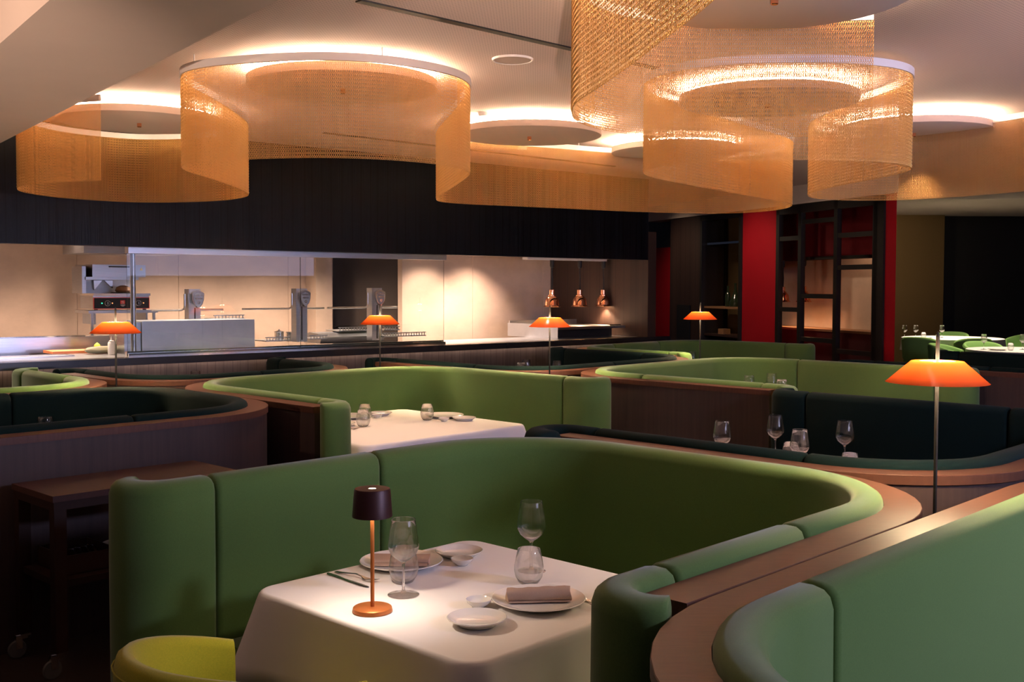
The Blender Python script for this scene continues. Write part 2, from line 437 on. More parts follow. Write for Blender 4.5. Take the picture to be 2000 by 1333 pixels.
booth('green booth in the foreground around the table with the dark table lamp', green, '-u', 1.92, 3.87, 1.375, 3.64, (.88,), (), 'green booths', off=(.10, -.02), bulge=(.5, .3))
booth('green booth cut by the right edge, nearest to the camera, paler pads in cool light', green, '-v', 1.40, 4.75, -.9, 1.372, (1.3,), (.88,), 'green booths')
booth('green booth in the middle with a lilac lit tablecloth, left of centre', green, '-v', 3.765, 6.40, 5.22, 7.22, (1.28,), (), 'green booths')
booth('dark teal booth on the left, in front of the frontmost of the left floor lamps', teal, '-u', .9, 3.76, 5.19, 7.15, (1.8,), (), 'dark teal booths')
booth('dark teal booth on the right with wine glasses showing over its rim', teal, '+v', 3.875, 6.60, 1.43, 3.42, (1.25,), (1.2,), 'dark teal booths', off=(0, -.16), bulge=(1.5, .04))
booth('green booth behind the right floor lamp with three glasses over its rim', green, '-v', 6.62, 9.42, 3.60, 5.93, (1.45,), (), 'green booths', off=(.25, 0), bulge=(.04, .35))
booth('dark teal booth in front of the pass counter, below the copper heat lamps', teal, '+v', 6.42, 9.20, 5.94, 7.92, (1.2,), (1.3,), 'dark teal booths')
booth('farthest green booth, in front of the red wall panel', green, '-v', 9.22, 12.0, 6.50, 8.18, (), (.9, 1.8), 'green booths')
booth('green booth cut by the left edge, behind the dark teal one', green, '+v', 1.4, 3.71, 7.20, 8.90, (.9,), (1.2,), 'green booths')
booth('dark teal booth on the left right in front of the steel kitchen panel', teal, '+v', 3.74, 5.95, 7.26, 8.62, (), (1.1,), 'dark teal booths')
booth('dark teal booth on the far right below the round dining tables', teal, '+v', 9.44, 11.85, 2.0, 4.62, (1.2,), (1.4,), 'dark teal booths')

# ------------------------------------------------------------------ tables and cloths
def table_and_cloth(u0, u1, v0, v1, label, clabel, drop=.27):
    cu, cv = (u0+u1)/2, (v0+v1)/2; hx, hy = (u1-u0)/2, (v1-v0)/2
    x, y = XY(cu, cv)
    t = thing('dining_table', label, 'table', (x, y, 0), PS, 'square dining tables')
    obj('tabletop', M().box((0, 0, .728), (2*hx-.03, 2*hy-.03, .036)), darkwood, t, local=True)
    obj('column', M().lathe([(0, .02), (.045, .02), (.045, .71), (0, .71)], 16), black_m, t, local=True)
    obj('base', M().lathe([(0, 0), (.27, 0), (.27, .012), (.05, .03), (0, .03)], 32), black_m, t, local=True)
    # cloth
    rc = .07; pts = []
    def corner(cx, cy, a0):
        for i in range(9):
            a = a0+i/8*PI/2; pts.append((cx+rc*math.cos(a), cy+rc*math.sin(a), math.cos(a), math.sin(a), 1.0))
    def side(x0, y0, x1, y1, nx, ny, n=22):
        for i in range(1, n): pts.append((x0+(x1-x0)*i/n, y0+(y1-y0)*i/n, nx, ny, 0.0))
    corner(hx-rc, hy-rc, 0); side(hx-rc, hy, -hx+rc, hy, 0, 1)
    corner(-hx+rc, hy-rc, PI/2); side(-hx, hy-rc, -hx, -hy+rc, -1, 0)
    corner(-hx+rc, -hy+rc, PI); side(-hx+rc, -hy, hx-rc, -hy, 0, -1)
    corner(hx-rc, -hy+rc, 3*PI/2); side(hx, -hy+rc, hx, hy-rc, 1, 0)
    n = len(pts); vs = [(0, 0, .75)]; fs = []
    ph = random.random()*6
    levels = [('in', .35), ('in', .7), ('in', .93), ('in', .985)]
    prof = [(0, 0), (.006, .004), (.010, .012), (.012, .03), (.014, .07), (.018, .12), (.022, .17), (.026, .22), (.03, drop)]
    for kind, q in levels: vs += [(p[0]*q, p[1]*q, .75) for p in pts]
    for off, dz in prof:
        k = dz/drop
        for p in pts:
            dc = min(math.hypot(p[0]-sx*hx, p[1]-sy*hy) for sx in (1, -1) for sy in (1, -1))
            w = math.exp(-(dc/.13)**2)
            fold = math.sin(p[0]*17+ph)*math.sin(p[1]*15+1+ph)
            o = off+k*(.075*w+.010*fold+.012*math.sin(dc*38)*math.exp(-dc*3.2))
            vs.append((p[0]+p[2]*o, p[1]+p[3]*o, .75-dz))
    L = len(levels)+len(prof)
    for i in range(n): fs.append((0, 1+i, 1+(i+1) % n))
    for l in range(L-1):
        for i in range(n):
            a = 1+l*n; fs.append((a+i, a+n+i, a+n+(i+1) % n, a+(i+1) % n))
    m = M(); m.v = vs; m.f = fs
    o = obj('tablecloth', m, cloth_m, angle=70); o.location = (x, y, .001); o.rotation_euler = (0, 0, PS)
    sm = o.modifiers.new('thickness', 'SOLIDIFY'); sm.thickness = .0015; sm.offset = -1
    tag(o, clabel, 'tablecloth', 'white square tablecloths')
table_and_cloth(1.94, 2.925, 2.0, 3.02, 'square table under the white cloth in the foreground booth', 'white tablecloth in the foreground, under the dark table lamp')
table_and_cloth(4.19, 5.66, 5.26, 6.62, 'square table under the white cloth in the middle green booth', 'white tablecloth in the middle green booth, its right flank lit lilac')
table_and_cloth(4.45, 5.79, 2.25, 3.60, 'square table in the dark teal booth on the right', 'white tablecloth seen over the rim of the right dark teal booth')
table_and_cloth(2.0, 3.0, 5.72, 6.62, 'square table hidden in the dark teal booth on the left', 'white tablecloth deep in the left dark teal booth, under one glass')
table_and_cloth(7.45, 8.65, 3.95, 5.15, 'square table in the green booth behind the right floor lamp', 'white tablecloth in the green booth behind the right floor lamp')
table_and_cloth(7.3, 8.4, 6.7, 7.8, 'square table in the dark teal booth below the heat lamps', 'white tablecloth in the dark teal booth below the copper heat lamps')
table_and_cloth(10.1, 11.2, 6.5, 7.42, 'square table in the farthest green booth', 'white tablecloth in the farthest green booth, by the red wall')
table_and_cloth(4.4, 5.3, 7.98, 8.75, 'square table in the booth in front of the steel kitchen panel', 'white tablecloth in the booth in front of the steel kitchen panel')

# ------------------------------------------------------------------ tableware
ZT = .752
def wine_mesh(n=40):
    p = [(0, .0005), (.050, .0005), (.051, .0015), (.035, .004), (.010, .009), (.005, .016), (.0042, .04), (.0040, .08), (.0046, .098), (.009, .108), (.024, .118), (.040, .132), (.0495, .152), (.0500, .160), (.0475, .185), (.0430, .215), (.0390, .245), (.0386, .2465), (.0382, .245),
         (.0422, .215), (.0467, .185), (.0492, .160), (.0487, .1525), (.0392, .1328), (.0233, .119), (.008, .1108), (0, .109)]
    return M().lathe(p, n)
def tumbler_mesh(n=36):
    p = [(0, .0005), (.026, .0005), (.033, .004), (.045, .024), (.050, .045), (.0495, .060), (.045, .085), (.0375, .118), (.0368, .119), (.0365, .118), (.0440, .085), (.0485, .060), (.0490, .0455), (.0440, .0248), (.032, .0055), (0, .003)]
    return M().lathe(p, n)
def plate_mesh(r):
    k = r/.15
    p = [(0, .004), (.075*k, .003), (.09*k, 0), (.098*k, .001), (.105*k, .006), (.14*k, .017), (r-.001, .020), (r, .0215), (r-.002, .0235), (.14*k, .021), (.108*k, .0105), (.098*k, .0085), (0, .0085)]
    return M().lathe(p, 64)
def bowl_mesh():
    return M().lathe([(0, 0), (.020, 0), (.022, .003), (.036, .014), (.0405, .024), (.0395, .025), (.034, .016), (.02, .007), (0, .006)], 40)
wine = tag(obj('wine_glass', wine_mesh(), glass_m, angle=70), '', 'wine glass', 'wine glasses')
tumb = tag(obj('tumbler', tumbler_mesh(), glass_m, angle=70), '', 'water glass', 'stemless water glasses')
dplate = tag(obj('dinner_plate', plate_mesh(.148), ceramic, angle=60), '', 'plate', 'dinner plates')
bplate = tag(obj('bread_plate', plate_mesh(.089), ceramic, angle=60), '', 'plate', 'bread plates')
sbowl = tag(obj('sauce_bowl', bowl_mesh(), ceramic, angle=60), '', 'bowl', 'small white bowls')
KW, KT, KP, KB, KS_ = Kit(wine), Kit(tumb), Kit(dplate), Kit(bplate), Kit(sbowl)
def at(u, v, z=ZT): x, y = XY(u, v); return (x, y, z)
KW.put(at(2.24, 2.62), 0, 'large wine glass standing right of the dark table lamp')
KW.put(at(2.74, 2.52), 0, 'large wine glass at the back of the foreground table, behind a water glass')
KT.put(at(2.335, 2.73), 0, 'water glass behind the wine glass next to the table lamp')
KT.put(at(2.62, 2.42), 0, 'water glass at the back of the foreground table, in front of a wine glass')
KP.put(at(2.47, 2.90), 0, 'dinner plate with a folded napkin behind the table lamp')
KP.put(at(2.47, 2.24), 0, 'dinner plate with a rolled sand napkin, near the right booth end')
KB.put(at(2.71, 2.855), 0, 'bread plate at the back corner of the foreground table')
KB.put(at(2.195, 2.235), 0, 'bread plate nearest to the camera on the foreground table')
KS_.put(at(2.63, 2.755), 0, 'small bowl in front of the bread plate at the back corner')
KS_.put(at(2.32, 2.355), 0, 'small bowl between two plates, near the front of the foreground table')

def napkin(x, y, z, rz, label, flat=False):
    m = M(); rings = []
    L = .20; n = 18
    for i in range(13):
        q = -L/2+L*i/12
        wob = .0012*math.sin(i*1.9)
        rg = []
        if not flat:
            for j in range(n):
                a = 2*PI*j/n; r = .0235+wob+.0016*math.sin(3*a+i*.4)
                rg.append((q+(.003*math.sin(a*2) if i in (0, 12) else 0), r*1.12*math.cos(a), max(.001, .021+r*math.sin(a))))
        else:
            for j in range(n):
                a = 2*PI*j/n
                rg.append((q, (.038+wob)*math.copysign(abs(math.cos(a))**.6, math.cos(a)), .012+(.011)*math.sin(a)+(.006 if math.cos(a) > .3 else 0)))
        rings.append(rg)
    m.loft(rings)
    t = thing('rolled_napkin', label, 'napkin', (x, y, z), rz, 'sand linen napkins')
    obj('roll', m, napkin_m, t, local=True, angle=60)
    # loose overlap edge
    m2 = M(); rr = []
    for i in range(13):
        q = -L/2+.004+(L-.008)*i/12; rr.append([(q, -.030+.001*math.sin(i), .004), (q, -.012, .0025), (q, -.012, .007), (q, -.028, .008)] if not flat else [(q, -.055+.002*math.sin(i*2), .003), (q, -.03, .002), (q, -.03, .011), (q, -.054, .007)])
    m2.loft(rr); obj('fold', m2, napkin_m, t, local=True)
x, y = XY(2.47, 2.90); napkin(x, y, ZT+.0095, -.02, 'flat folded sand napkin on the plate behind the table lamp', True)
x, y = XY(2.47, 2.24); napkin(x, y, ZT+.0095, .10, 'thick rolled sand napkin on the plate near the right booth end')
def cut(px0, py0, px1, py1):
    a = W(px0, py0, .76); b = W(px1, py1, .76); return a, math.atan2(b[1]-a[1], b[0]-a[0])
def knife_mesh(L=.235):
    m = M(); w = .0075; prof = [(-.0, .004), (.012, .0065), (.06, .0055), (.10, .005), (.105, .0065), (.13, .0085), (.19, .009), (.225, .006), (L, .0005)]
    rings = [[(q, -r, .001), (q, r, .001), (q, r*.8, .005 if q < .1 else .0025), (q, -r*.8, .005 if q < .1 else .0035)] for q, r in prof]
    return m.loft(rings)
def fork_mesh():
    m = M(); prof = [(0, .007, .002), (.02, .0075, .003), (.06, .004, .007), (.10, .003, .012), (.13, .0035, .009), (.145, .010, .005), (.165, .0125, .003)]
    m.loft([[(q, -r, z), (q, r, z), (q, r*.8, z+.0025), (q, -r*.8, z+.0025)] for q, r, z in prof])
    for k in range(4):
        yy = -.0108+.0072*k
        m.loft([[(q, yy-w, z), (q, yy+w, z), (q, yy+w, z+.002), (q, yy-w, z+.002)] for q, w, z in ((.163, .0024, .003), (.185, .002, .005), (.205, .0012, .009))])
    return m
kn = Kit(tag(obj('table_knife', knife_mesh(), polished), '', 'knife', 'table knives'))
fk = Kit(tag(obj('table_fork', fork_mesh(), polished), '', 'fork', 'table forks'))
a, r = cut(640, 1118, 728, 1147); kn.put((*a, ZT+.001), r, 'table knife left of the dark table lamp')
a, r = cut(656, 1115, 744, 1137); fk.put((*a, ZT+.001), r, 'table fork beside the knife left of the dark table lamp')
a, r = cut(1192, 1188, 1097, 1149); kn.put((*a, ZT+.001), r, 'table knife lying by the right booth end')
a, r = cut(1188, 1200, 1083, 1150); fk.put((*a, ZT+.001), r, 'table fork behind the plate with the rolled napkin')

# table in the middle booth
KT.put(at(4.97, 6.25), 0, 'water glass at the left of the middle table, behind another one')
KT.put(at(4.74, 5.98), 0, 'water glass at the left of the middle table, the nearer one')
KT.put(at(5.31, 5.94), 0, 'water glass alone in the centre of the middle table')
KP.put(at(4.98, 6.44), 0, 'dinner plate at the far left of the middle table')
KP.put(at(4.62, 6.15), 0, 'dinner plate at the near left of the middle table')
KP.put(at(5.52, 5.98), 0, 'dinner plate behind the centre glass of the middle table')
KB.put(at(5.26, 6.42), 0, 'bread plate at the back of the middle table')
KB.put(at(5.50, 5.74), 0, 'bread plate at the right of the middle table')
KS_.put(at(5.14, 6.32), 0, 'small bowl at the back left of the middle table')
KS_.put(at(5.36, 5.81), 0, 'small bowl right of the centre glass of the middle table')
for (p0, p1, q0, q1, l1, l2) in ((655, 838, 712, 833, 'table knife in front of the left plates of the middle table', 'table fork in front of the left plates of the middle table'),
                             (612, 822, 652, 825, 'table knife at the left edge of the middle table', 'table fork at the left edge of the middle table')):
    a, r = cut(p0, p1, q0, q1); kn.put((*a, ZT+.001), r, l1)
    a, r = cut(p0-4, p1+4 if p0 > 640 else p1-3, q0, q1+3 if p0 > 640 else q1-2); fk.put((*a, ZT+.001), r, l2)
# right dark booth
KW.put(at(5.14, 3.28), 0, 'leftmost wine glass of the right dark teal booth')
KW.put(at(5.60, 3.21), 0, 'tall wine glass second from left in the right dark teal booth')
KW.put(at(5.12, 2.79), 0, 'wine glass third from left in the right dark teal booth, behind water glasses')
KW.put(at(5.65, 2.80), 0, 'rightmost wine glass of the right dark teal booth')
KT.put(at(5.46, 3.03), 0, 'water glass left of the third wine glass in the right dark teal booth')
KT.put(at(5.33, 2.61), 0, 'water glass at the right in the right dark teal booth')
KT.put(at(5.02, 3.20), 0, 'water glass below the leftmost wine glass in the right dark teal booth')
KP.put(at(5.60, 2.60), 0, 'dinner plate at the right of the table in the right dark teal booth')
x, y = XY(5.42, 2.83); napkin(x, y, ZT, .2, 'sand napkin lying on the cloth in the right dark teal booth')
def glass_px(kit, px, py, ztop, label):
    x, y = W(px, py, ztop); kit.put((x, y, ZT), 0, label)
glass_px(KW, 88, 815, .998, 'lone wine glass in the dark teal booth on the left')
glass_px(KW, 1463, 734, .998, 'leftmost of the three glasses in the green booth left of the right floor lamp')
glass_px(KW, 1507, 730, .998, 'tallest of the three glasses in the green booth left of the right floor lamp')
glass_px(KW, 1527, 742, .998, 'rightmost of the three glasses in the green booth left of the right floor lamp')
glass_px(KW, 1316, 684, .998, 'left of the two glasses in the farthest green booth')
glass_px(KW, 1352, 687, .998, 'right of the two glasses in the farthest green booth')
x, y = XY(7.95, 7.5); glass_px(KW, 1028, 703, .998, 'taller of the pair of glasses in the dark teal booth below the heat lamps')
glass_px(KW, 1018, 709, .998, 'shorter of the pair of glasses in the dark teal booth below the heat lamps')
glass_px(KW, 1088, 705, .998, 'single glass right of the lamp pole in the dark teal booth below the heat lamps')
x, y = XY(4.85, 8.45); KW.put((x, y, ZT), 0, 'glass in the booth in front of the steel kitchen panel')
x, y = XY(4.95, 8.3); KT.put((x, y, ZT), 0, 'low glass in the booth in front of the steel kitchen panel')

# portable table lamp
x, y = XY(2.06, 2.555)
t = thing('table_lamp', 'portable table lamp with a dark brown shade and copper stem on the foreground table', 'lamp', (x, y, ZT))
obj('base', M().lathe([(0, 0), (.060, 0), (.0615, .002), (.0595, .012), (.057, .014), (0, .015)], 56), copper_p, t, local=True)
obj('stem', M().lathe([(0, .014), (.0062, .014), (.0062, .325), (0, .325)], 16), copper_p, t, local=True)
s = obj('lamp_shade', M().lathe([(.0601, .2935), (.0612, .2935), (.0612, .2955), (.0555, .374), (.053, .379), (.012, .3795), (.012, .3775), (.052, .377), (.0538, .372), (.0597, .2955), (.0601, .2935)], 56), brown_p, t, local=True)
obj('top_button', M().lathe([(0, .3780), (.0118, .3780), (.0118, .3785), (0, .3786)], 24), glow_m, t, local=True)
obj('light_source', M().lathe([(0, .330), (.030, .330), (.030, .336), (0, .336)], 24), glow_m, t, local=True)
light('table_lamp_light', 'SPOT', (x, y, ZT+.322), 8.0, (1, .80, .64), .022, spot=math.radians(165), blend=.35)

# orange floor lamps
pole_m = mat('graphite_pole', (.006, .005, .005), .6, spec=.25)
shade_led = mat('shade_led', (1, 1, 1), emit=(1.0, .80, .46), estr=520)
def floor_lamp():
    t = thing('floor_lamp', '', 'lamp', group='orange floor lamps')
    obj('base', M().lathe([(0, 0), (.10, 0), (.10, .008), (.02, .012), (0, .012)], 40), black_m, t, local=True)
    obj('pole', M().lathe([(0, .01), (.0065, .01), (.0065, 1.58), (.003, 1.595), (0, 1.596)], 12), pole_m, t, local=True)
    n = 24; prof = [(.173, 1.417), (.171, 1.4175), (.092, 1.488), (.088, 1.492), (.062, 1.493), (.062, 1.4905), (.087, 1.4895), (.0905, 1.486), (.169, 1.4165), (.173, 1.417)]
    obj('lamp_shade', M().lathe(prof, 56), shade_m, t, local=True, angle=50)
    obj('light_ring', M().lathe([(.064, 1.477), (.080, 1.477), (.080, 1.484), (.064, 1.484), (.064, 1.477)], 32), shade_led, t, local=True)
    m = M()
    for k in range(3):
        a = k*2*PI/3+.5; m.tube([(.006*math.cos(a), .006*math.sin(a), 1.457), (.064*math.cos(a), .064*math.sin(a), 1.478)], .003, 6)
    obj('bracket', m, black_m, t, local=True)
    return t
KL = Kit(floor_lamp())
for (x, y), lab in (((1.49, 3.75), 'largest orange floor lamp, on the right in front of the dark teal booth'),
                    ((-2.735, 7.40), 'orange floor lamp on the far left, in front of the steel hot plate'),
                    ((-1.14, 9.26), 'orange floor lamp in front of the dark recess of the kitchen'),
                    ((.31, 8.80), 'orange floor lamp left of the copper heat lamps'),
                    (XY(9.24, 6.17), 'orange floor lamp in front of the dark shelves and the walnut wall')):
    KL.put((x, y, 0), 0, lab)
    light('floor_lamp_light', 'POINT', (x, y, 1.455), 2.5, (1, .72, .45), .05)

# ------------------------------------------------------------------ tub chairs
def tub_chair(fabric, name='tub_chair', zt=.80, R=.30):
    """faces +x; rim is high at the back (-x) and falls to the arms"""
    t = thing(name, '', 'chair')
    m = M(); rings = []
    n = 28
    for i in range(n+1):
        a = math.radians(60)+(2*PI-2*math.radians(60))*i/n      # from one arm end round the back to the other
        k = (1-math.cos(a))/2                                    # 0 front .. 1 back
        top = zt-.16*(1-k)**1.3*1.0
        ex = 1.0; rx = R*1.02; ry = R
        pts = []
        for off, z in ((-.02, .40), (.004, top-.05), (-.006, top-.012), (-.022, top), (-.042, top-.004), (-.056, top-.025), (-.062, top-.10), (-.085, .42)):
            pts.append(((rx+off)*math.cos(a), (ry+off)*math.sin(a), z))
        rings.append(pts)
    m.loft(rings); obj('shell', m, fabric, t, local=True, angle=60)
    m = M(); m.lathe([(0, .34), (R-.04, .34), (R-.035, .40), (R-.05, .455), (R-.09, .468), (0, .470)], 40); obj('seat', m, fabric, t, local=True, angle=60)
    m = M()
    rp = [rings[i] for i in range(n+1)]
    m.tube([(p[1][0]*1.0035, p[1][1]*1.0035, p[1][2]+.012) for p in rp], .0022, 6); obj('piping', m, fabric, t, local=True)
    for k in range(4):
        a = PI/4+k*PI/2
        obj('leg', M().tube([(.16*math.cos(a), .16*math.sin(a), .345), (.23*math.cos(a), .23*math.sin(a), 0)], [.014, .009], 8), black_m, t, local=True)
    return t
tc = tub_chair(lime, zt=.825, R=.335); tc['label'] = 'yellow lime tub chair in the bottom left corner, facing the foreground table'
x, y = XY(1.555, 2.44); tc.location = (x, y, 0); tc.rotation_euler = (0, 0, PS+.12)

# ------------------------------------------------------------------ service cart
cart_m = mat('cart_walnut', (0.060, 0.024, 0.017), 0.5, spec=.3, noise=((60, 12, 12), .8, 5, (.035, .014, .010)))
darkwood2 = mat('cart_dark_walnut', (0.022, 0.009, 0.006), 0.55, spec=.25)
u0, u1, v0, v1, zt = 1.99, 2.93, 4.68, 5.13, .82
x, y = XY((u0+u1)/2, (v0+v1)/2)
t = thing('service_cart', 'dark wooden service cart on casters behind the foreground booth, at the left', 'cart', (x, y, 0), PS)
hx, hy = (u1-u0)/2, (v1-v0)/2
obj('tabletop', M().box((0, 0, zt-.014), (2*hx, 2*hy, .028)), cart_m, t, local=True)
obj('apron', M().box((0, 0, zt-.048), (2*hx-.012, 2*hy-.012, .038)), darkwood2, t, local=True)
obj('shelf', M().box((0, 0, .42), (2*hx-.05, 2*hy-.03, .03)), darkwood2, t, local=True)
wheels = []
for sx in (-1, 1):
    for sy in (-1, 1):
        lx, ly = sx*(hx-.035), sy*(hy-.032)
        obj('leg', M().box((lx, ly, (.115+zt-.03)/2), (.055, .05, zt-.03-.115)), darkwood2, t, local=True)
        c = obj('caster', M().box((lx, ly, .108), (.045, .04, .012)).box((lx-.028, ly+.012, .075), (.03, .004, .06), rz=0).box((lx-.028, ly-.012, .075), (.03, .004, .06)).box((lx-.012, ly, .097), (.045, .03, .012)), polished, t, local=True)
        R = Matrix.Rotation(PI/2, 3, 'X')
        w = M().lathe([(0, -.010), (.030, -.010), (.040, -.009), (.043, 0), (.040, .009), (.030, .010), (0, .010)], 28, c=(lx-.034, ly, .043), R=R)
        obj('wheel', w, rubber, c, local=True)
# on the cart's shelf
kd = Vector((math.cos(PS), math.sin(PS), 0)); kv = Vector((-math.sin(PS), math.cos(PS), 0))
def cart(a, b, z): p = Vector((x, y, 0))+kd*a+kv*b; return (p.x, p.y, z)
for k in range(5):
    KP.put(cart(.02, .02, .436+.0085*k), 0, ['lowest plate of the stack on the cart shelf', 'second plate from below on the cart shelf', 'middle plate of the stack on the cart shelf', 'second plate from the top on the cart shelf', 'top plate of the stack on the cart shelf'][k])
bx = thing('cutlery_box', 'open dark wooden cutlery box on the cart shelf', 'box', cart(-.265, 0, .436), PS)
obj('tray', M().box((0, 0, .004), (.24, .30, .008)).box((-.116, 0, .045), (.008, .30, .09)).box((.116, 0, .045), (.008, .30, .09)).box((0, -.146, .045), (.24, .008, .09)).box((0, .146, .045), (.24, .008, .09)), darkwood2, bx, local=True)
for k in range(4):
    c = cart(-.31+.035*k, -.10+.01*k, .50)
    fk.put(c, PS+1.3, ['steel fork in the cutlery box, leftmost', 'steel fork in the cutlery box, second', 'steel fork in the cutlery box, third', 'steel fork in the cutlery box, rightmost'][k], 'forks in the cutlery box')

# ------------------------------------------------------------------ room shell
CEIL = 3.12
struct('floor', M().prism([(-12, -6), (16, -6), (16, 28), (-12, 28)], -.1, 0), floor_m)
struct('ceiling', M().prism([(-9, -5), (12, -5), (12, 16.7), (3.2, 16.7), (3.2, 19.2), (-9, 19.2)], CEIL, CEIL+.08), ceil_m)
struct('ceiling_far', M().prism([(2.5, 16.4), (16, 16.4), (16, 28), (2.5, 28)], 3.40, 3.48), plaster)
struct('wall_far_end', M().prism([(4.0, 24.9), (16, 24.9), (16, 25.05), (4.0, 25.05)], 0, 3.4), black_m)
bp = on_line(1842, 600, (4, 24.5), (5, 24.5))[0]+4
struct('wall_far', M().prism([(4.0, 24.5), (bp, 24.5), (bp, 24.65), (4.0, 24.65)], 0, 3.4), beige)
# left bulkhead (lower soffit): edge runs through the two traced points
a = W(545, 0, 2.82); b = W(0, 280, 2.82)
d = Vector((b[0]-a[0], b[1]-a[1])).normalized()
p0 = (a[0]-d.x*3.2, a[1]-d.y*3.2); p1 = (b[0]+d.x*1.4, b[1]+d.y*1.4)
c_ = W(97, 0, 2.82); e_ = W(0, 85, 2.82)
dd = Vector((e_[0]-c_[0], e_[1]-c_[1])).normalized()
q0 = (c_[0]-dd.x*2.6, c_[1]-dd.y*2.6); q1 = (e_[0]+dd.x*5.4, e_[1]+dd.y*5.4)
struct('ceiling_left', M().prism([p0, p1, q1, q0], 2.82, CEIL), plaster)

# dark slot diffusers in the ceiling
def slot(px0, py0, px1, py1, n):
    a = W(px0, py0, CEIL); b = W(px1, py1, CEIL); dx, dy = b[0]-a[0], b[1]-a[1]; L = math.hypot(dx, dy)
    o = obj(n, M().box(((a[0]+b[0])/2, (a[1]+b[1])/2, CEIL-.003), (L, .05, .01), rz=math.atan2(dy, dx)), black_m, smooth=False); o['kind'] = 'structure'
slot(700, 0, 1330, 143.5, 'trim_1'); slot(633, 259, 1200, 324.5, 'trim_2')

# kitchen: fascia, pass counter, back walls
def kp(poly): return [K(*p) for p in poly]
FB = 2.09
struct('wall_fascia', M().prism(kp([(-4, 0), (7.75, 0), (7.75, .14), (-4, .14)]), FB, CEIL), fascia_m, rz=KA, origin=(*K(0, 0), 0))
struct('ceiling_kitchen', M().prism(kp([(-4, .14), (7.9, .14), (7.9, 4.0), (-4, 4.0)]), 2.45, 2.55), plaster)
struct('wall_kitchen_end', M().prism(kp([(7.75, .0), (7.9, .0), (7.9, .96), (7.75, .96)]), 1.102, 2.45).prism(kp([(7.75, .96), (7.9, .96), (7.9, 3.9), (7.75, 3.9)]), 0, 2.45), endwall_m, rz=KA+PI/2, origin=(*K(7.75, 0), 0))
# stone slabs at the back
def slabs(name, edges, d, z0, z1, material):
    i = 0
    for a, b in zip(edges[:-1], edges[1:]):
        i += 1
        struct('%s_%s' % (name, chr(96+i)), M().prism(kp([(a+.002, d), (b-.002, d), (b-.002, d+.1), (a+.002, d+.1)]), z0, z1), material)
sx = lambda px, d: KS(px, 600, d)[0]
struct('wall_kitchen_core', M().prism(kp([(-4, 3.71), (7.8, 3.71), (7.8, 3.8), (-4, 3.8)]), 0, 2.45), black_m)
slabs('wall_kitchen_back', [-4, sx(151, 3.6), sx(349, 3.6), sx(563, 3.6), sx(617, 3.6), sx(649, 3.6)+.5], 3.6, 0, 2.45, stone_m)
e1, e2 = sx(785, 1.87), 7.75
slabs('wall_kitchen_right', [e1, sx(867, 1.87), sx(923, 1.87), sx(1060, 1.87), e2-.003], 1.87, 0, 2.45, stone_m)
struct('wall_kitchen_return', M().prism(kp([(e1, 1.98), (e1+.1, 1.98), (e1+.1, 3.58), (e1, 3.58)]), 0, 2.45), blackstone)  # unlit side of the stone block, its shade put into the black colour
struct('trim_3', M().prism(kp([(sx(617, 3.3), 3.3), (sx(649, 3.3), 3.3), (sx(649, 3.3), 3.58), (sx(617, 3.3), 3.58)]), .9, 2.45), stone_m)

t = thing('pass_counter', 'long kitchen pass counter with a dark edge and lit plank front', 'counter', (*K(2.5, .4), 0))
def kpart(name, poly, z0, z1, material, parent, **k): return obj(name, M().prism(kp(poly), z0, z1), material, parent, smooth=False, **k)
kpart('worktop', [(-4, 0), (8.19, 0), (8.19, .16), (-4, .16)], 1.052, 1.10, blackstone, t)
kpart('steel_top', [(-4, .16), (7.74, .16), (7.74, .95), (-4, .95)], 1.06, 1.10, steel, t)
m = M().prism(kp([(-4, .10), (7.74, .10), (7.74, .16), (-4, .16)]), 0, 1.05)
R_ = Matrix.Rotation(-KA, 3, 'Z')
o = obj('plank_front', m, counterp, t, smooth=False)
o.data.transform(Matrix.Rotation(-KA, 4, 'Z')); o.rotation_euler = (0, 0, KA)
kpart('edge_lip', [(-4, .0), (8.19, .0), (8.19, .022), (-4, .022)], 1.034, 1.0519, blackstone, t)
kpart('led_strip', [(-4, .050), (7.7, .050), (7.7, .075), (-4, .075)], 1.048, 1.0518, led_c, t)
kpart('carcass', [(-4, .17), (7.73, .17), (7.73, .90), (-4, .90)], 0, 1.055, black_m, t)
kpart('end_panel', [(7.76, .12), (8.0, .12), (8.0, .16), (7.76, .16)], 0, 1.05, darkwood, t)
# back worktop with upstand
t = thing('back_worktop', 'low steel worktop with a steel upstand along the back wall of the kitchen', 'worktop', (*K(0, 3.2), 0))
kpart('worktop', [(-3.0, 2.75), (e1-.05, 2.75), (e1-.05, 3.29), (-3.0, 3.29)], .86, .90, steel, t)
kpart('cabinet', [(-3.0, 2.8), (e1-.05, 2.8), (e1-.05, 3.29), (-3.0, 3.29)], 0, .86, steel2, t)
s0, z0 = KS(0, 661, 1.6); s1, z1 = KS(172, 657, 1.6)
t = thing('steel_upstand', 'low steel splash panel behind the left end of the pass counter', 'splash panel', (*K(0, 1.5), 1.10))
kpart('splash_panel', [(-3.8, 1.5), (sx(252, 1.5), 1.5), (sx(252, 1.5), 1.55), (-3.8, 1.55)], 0.0, KS(100, 659, 1.5)[1], steel, t)
kpart('ledge', [(-3.8, 1.49), (sx(166, 1.49), 1.49), (sx(166, 1.49), 1.64), (-3.8, 1.64)], KS(100, 659, 1.5)[1], KS(100, 659, 1.5)[1]+.012, polished, t)

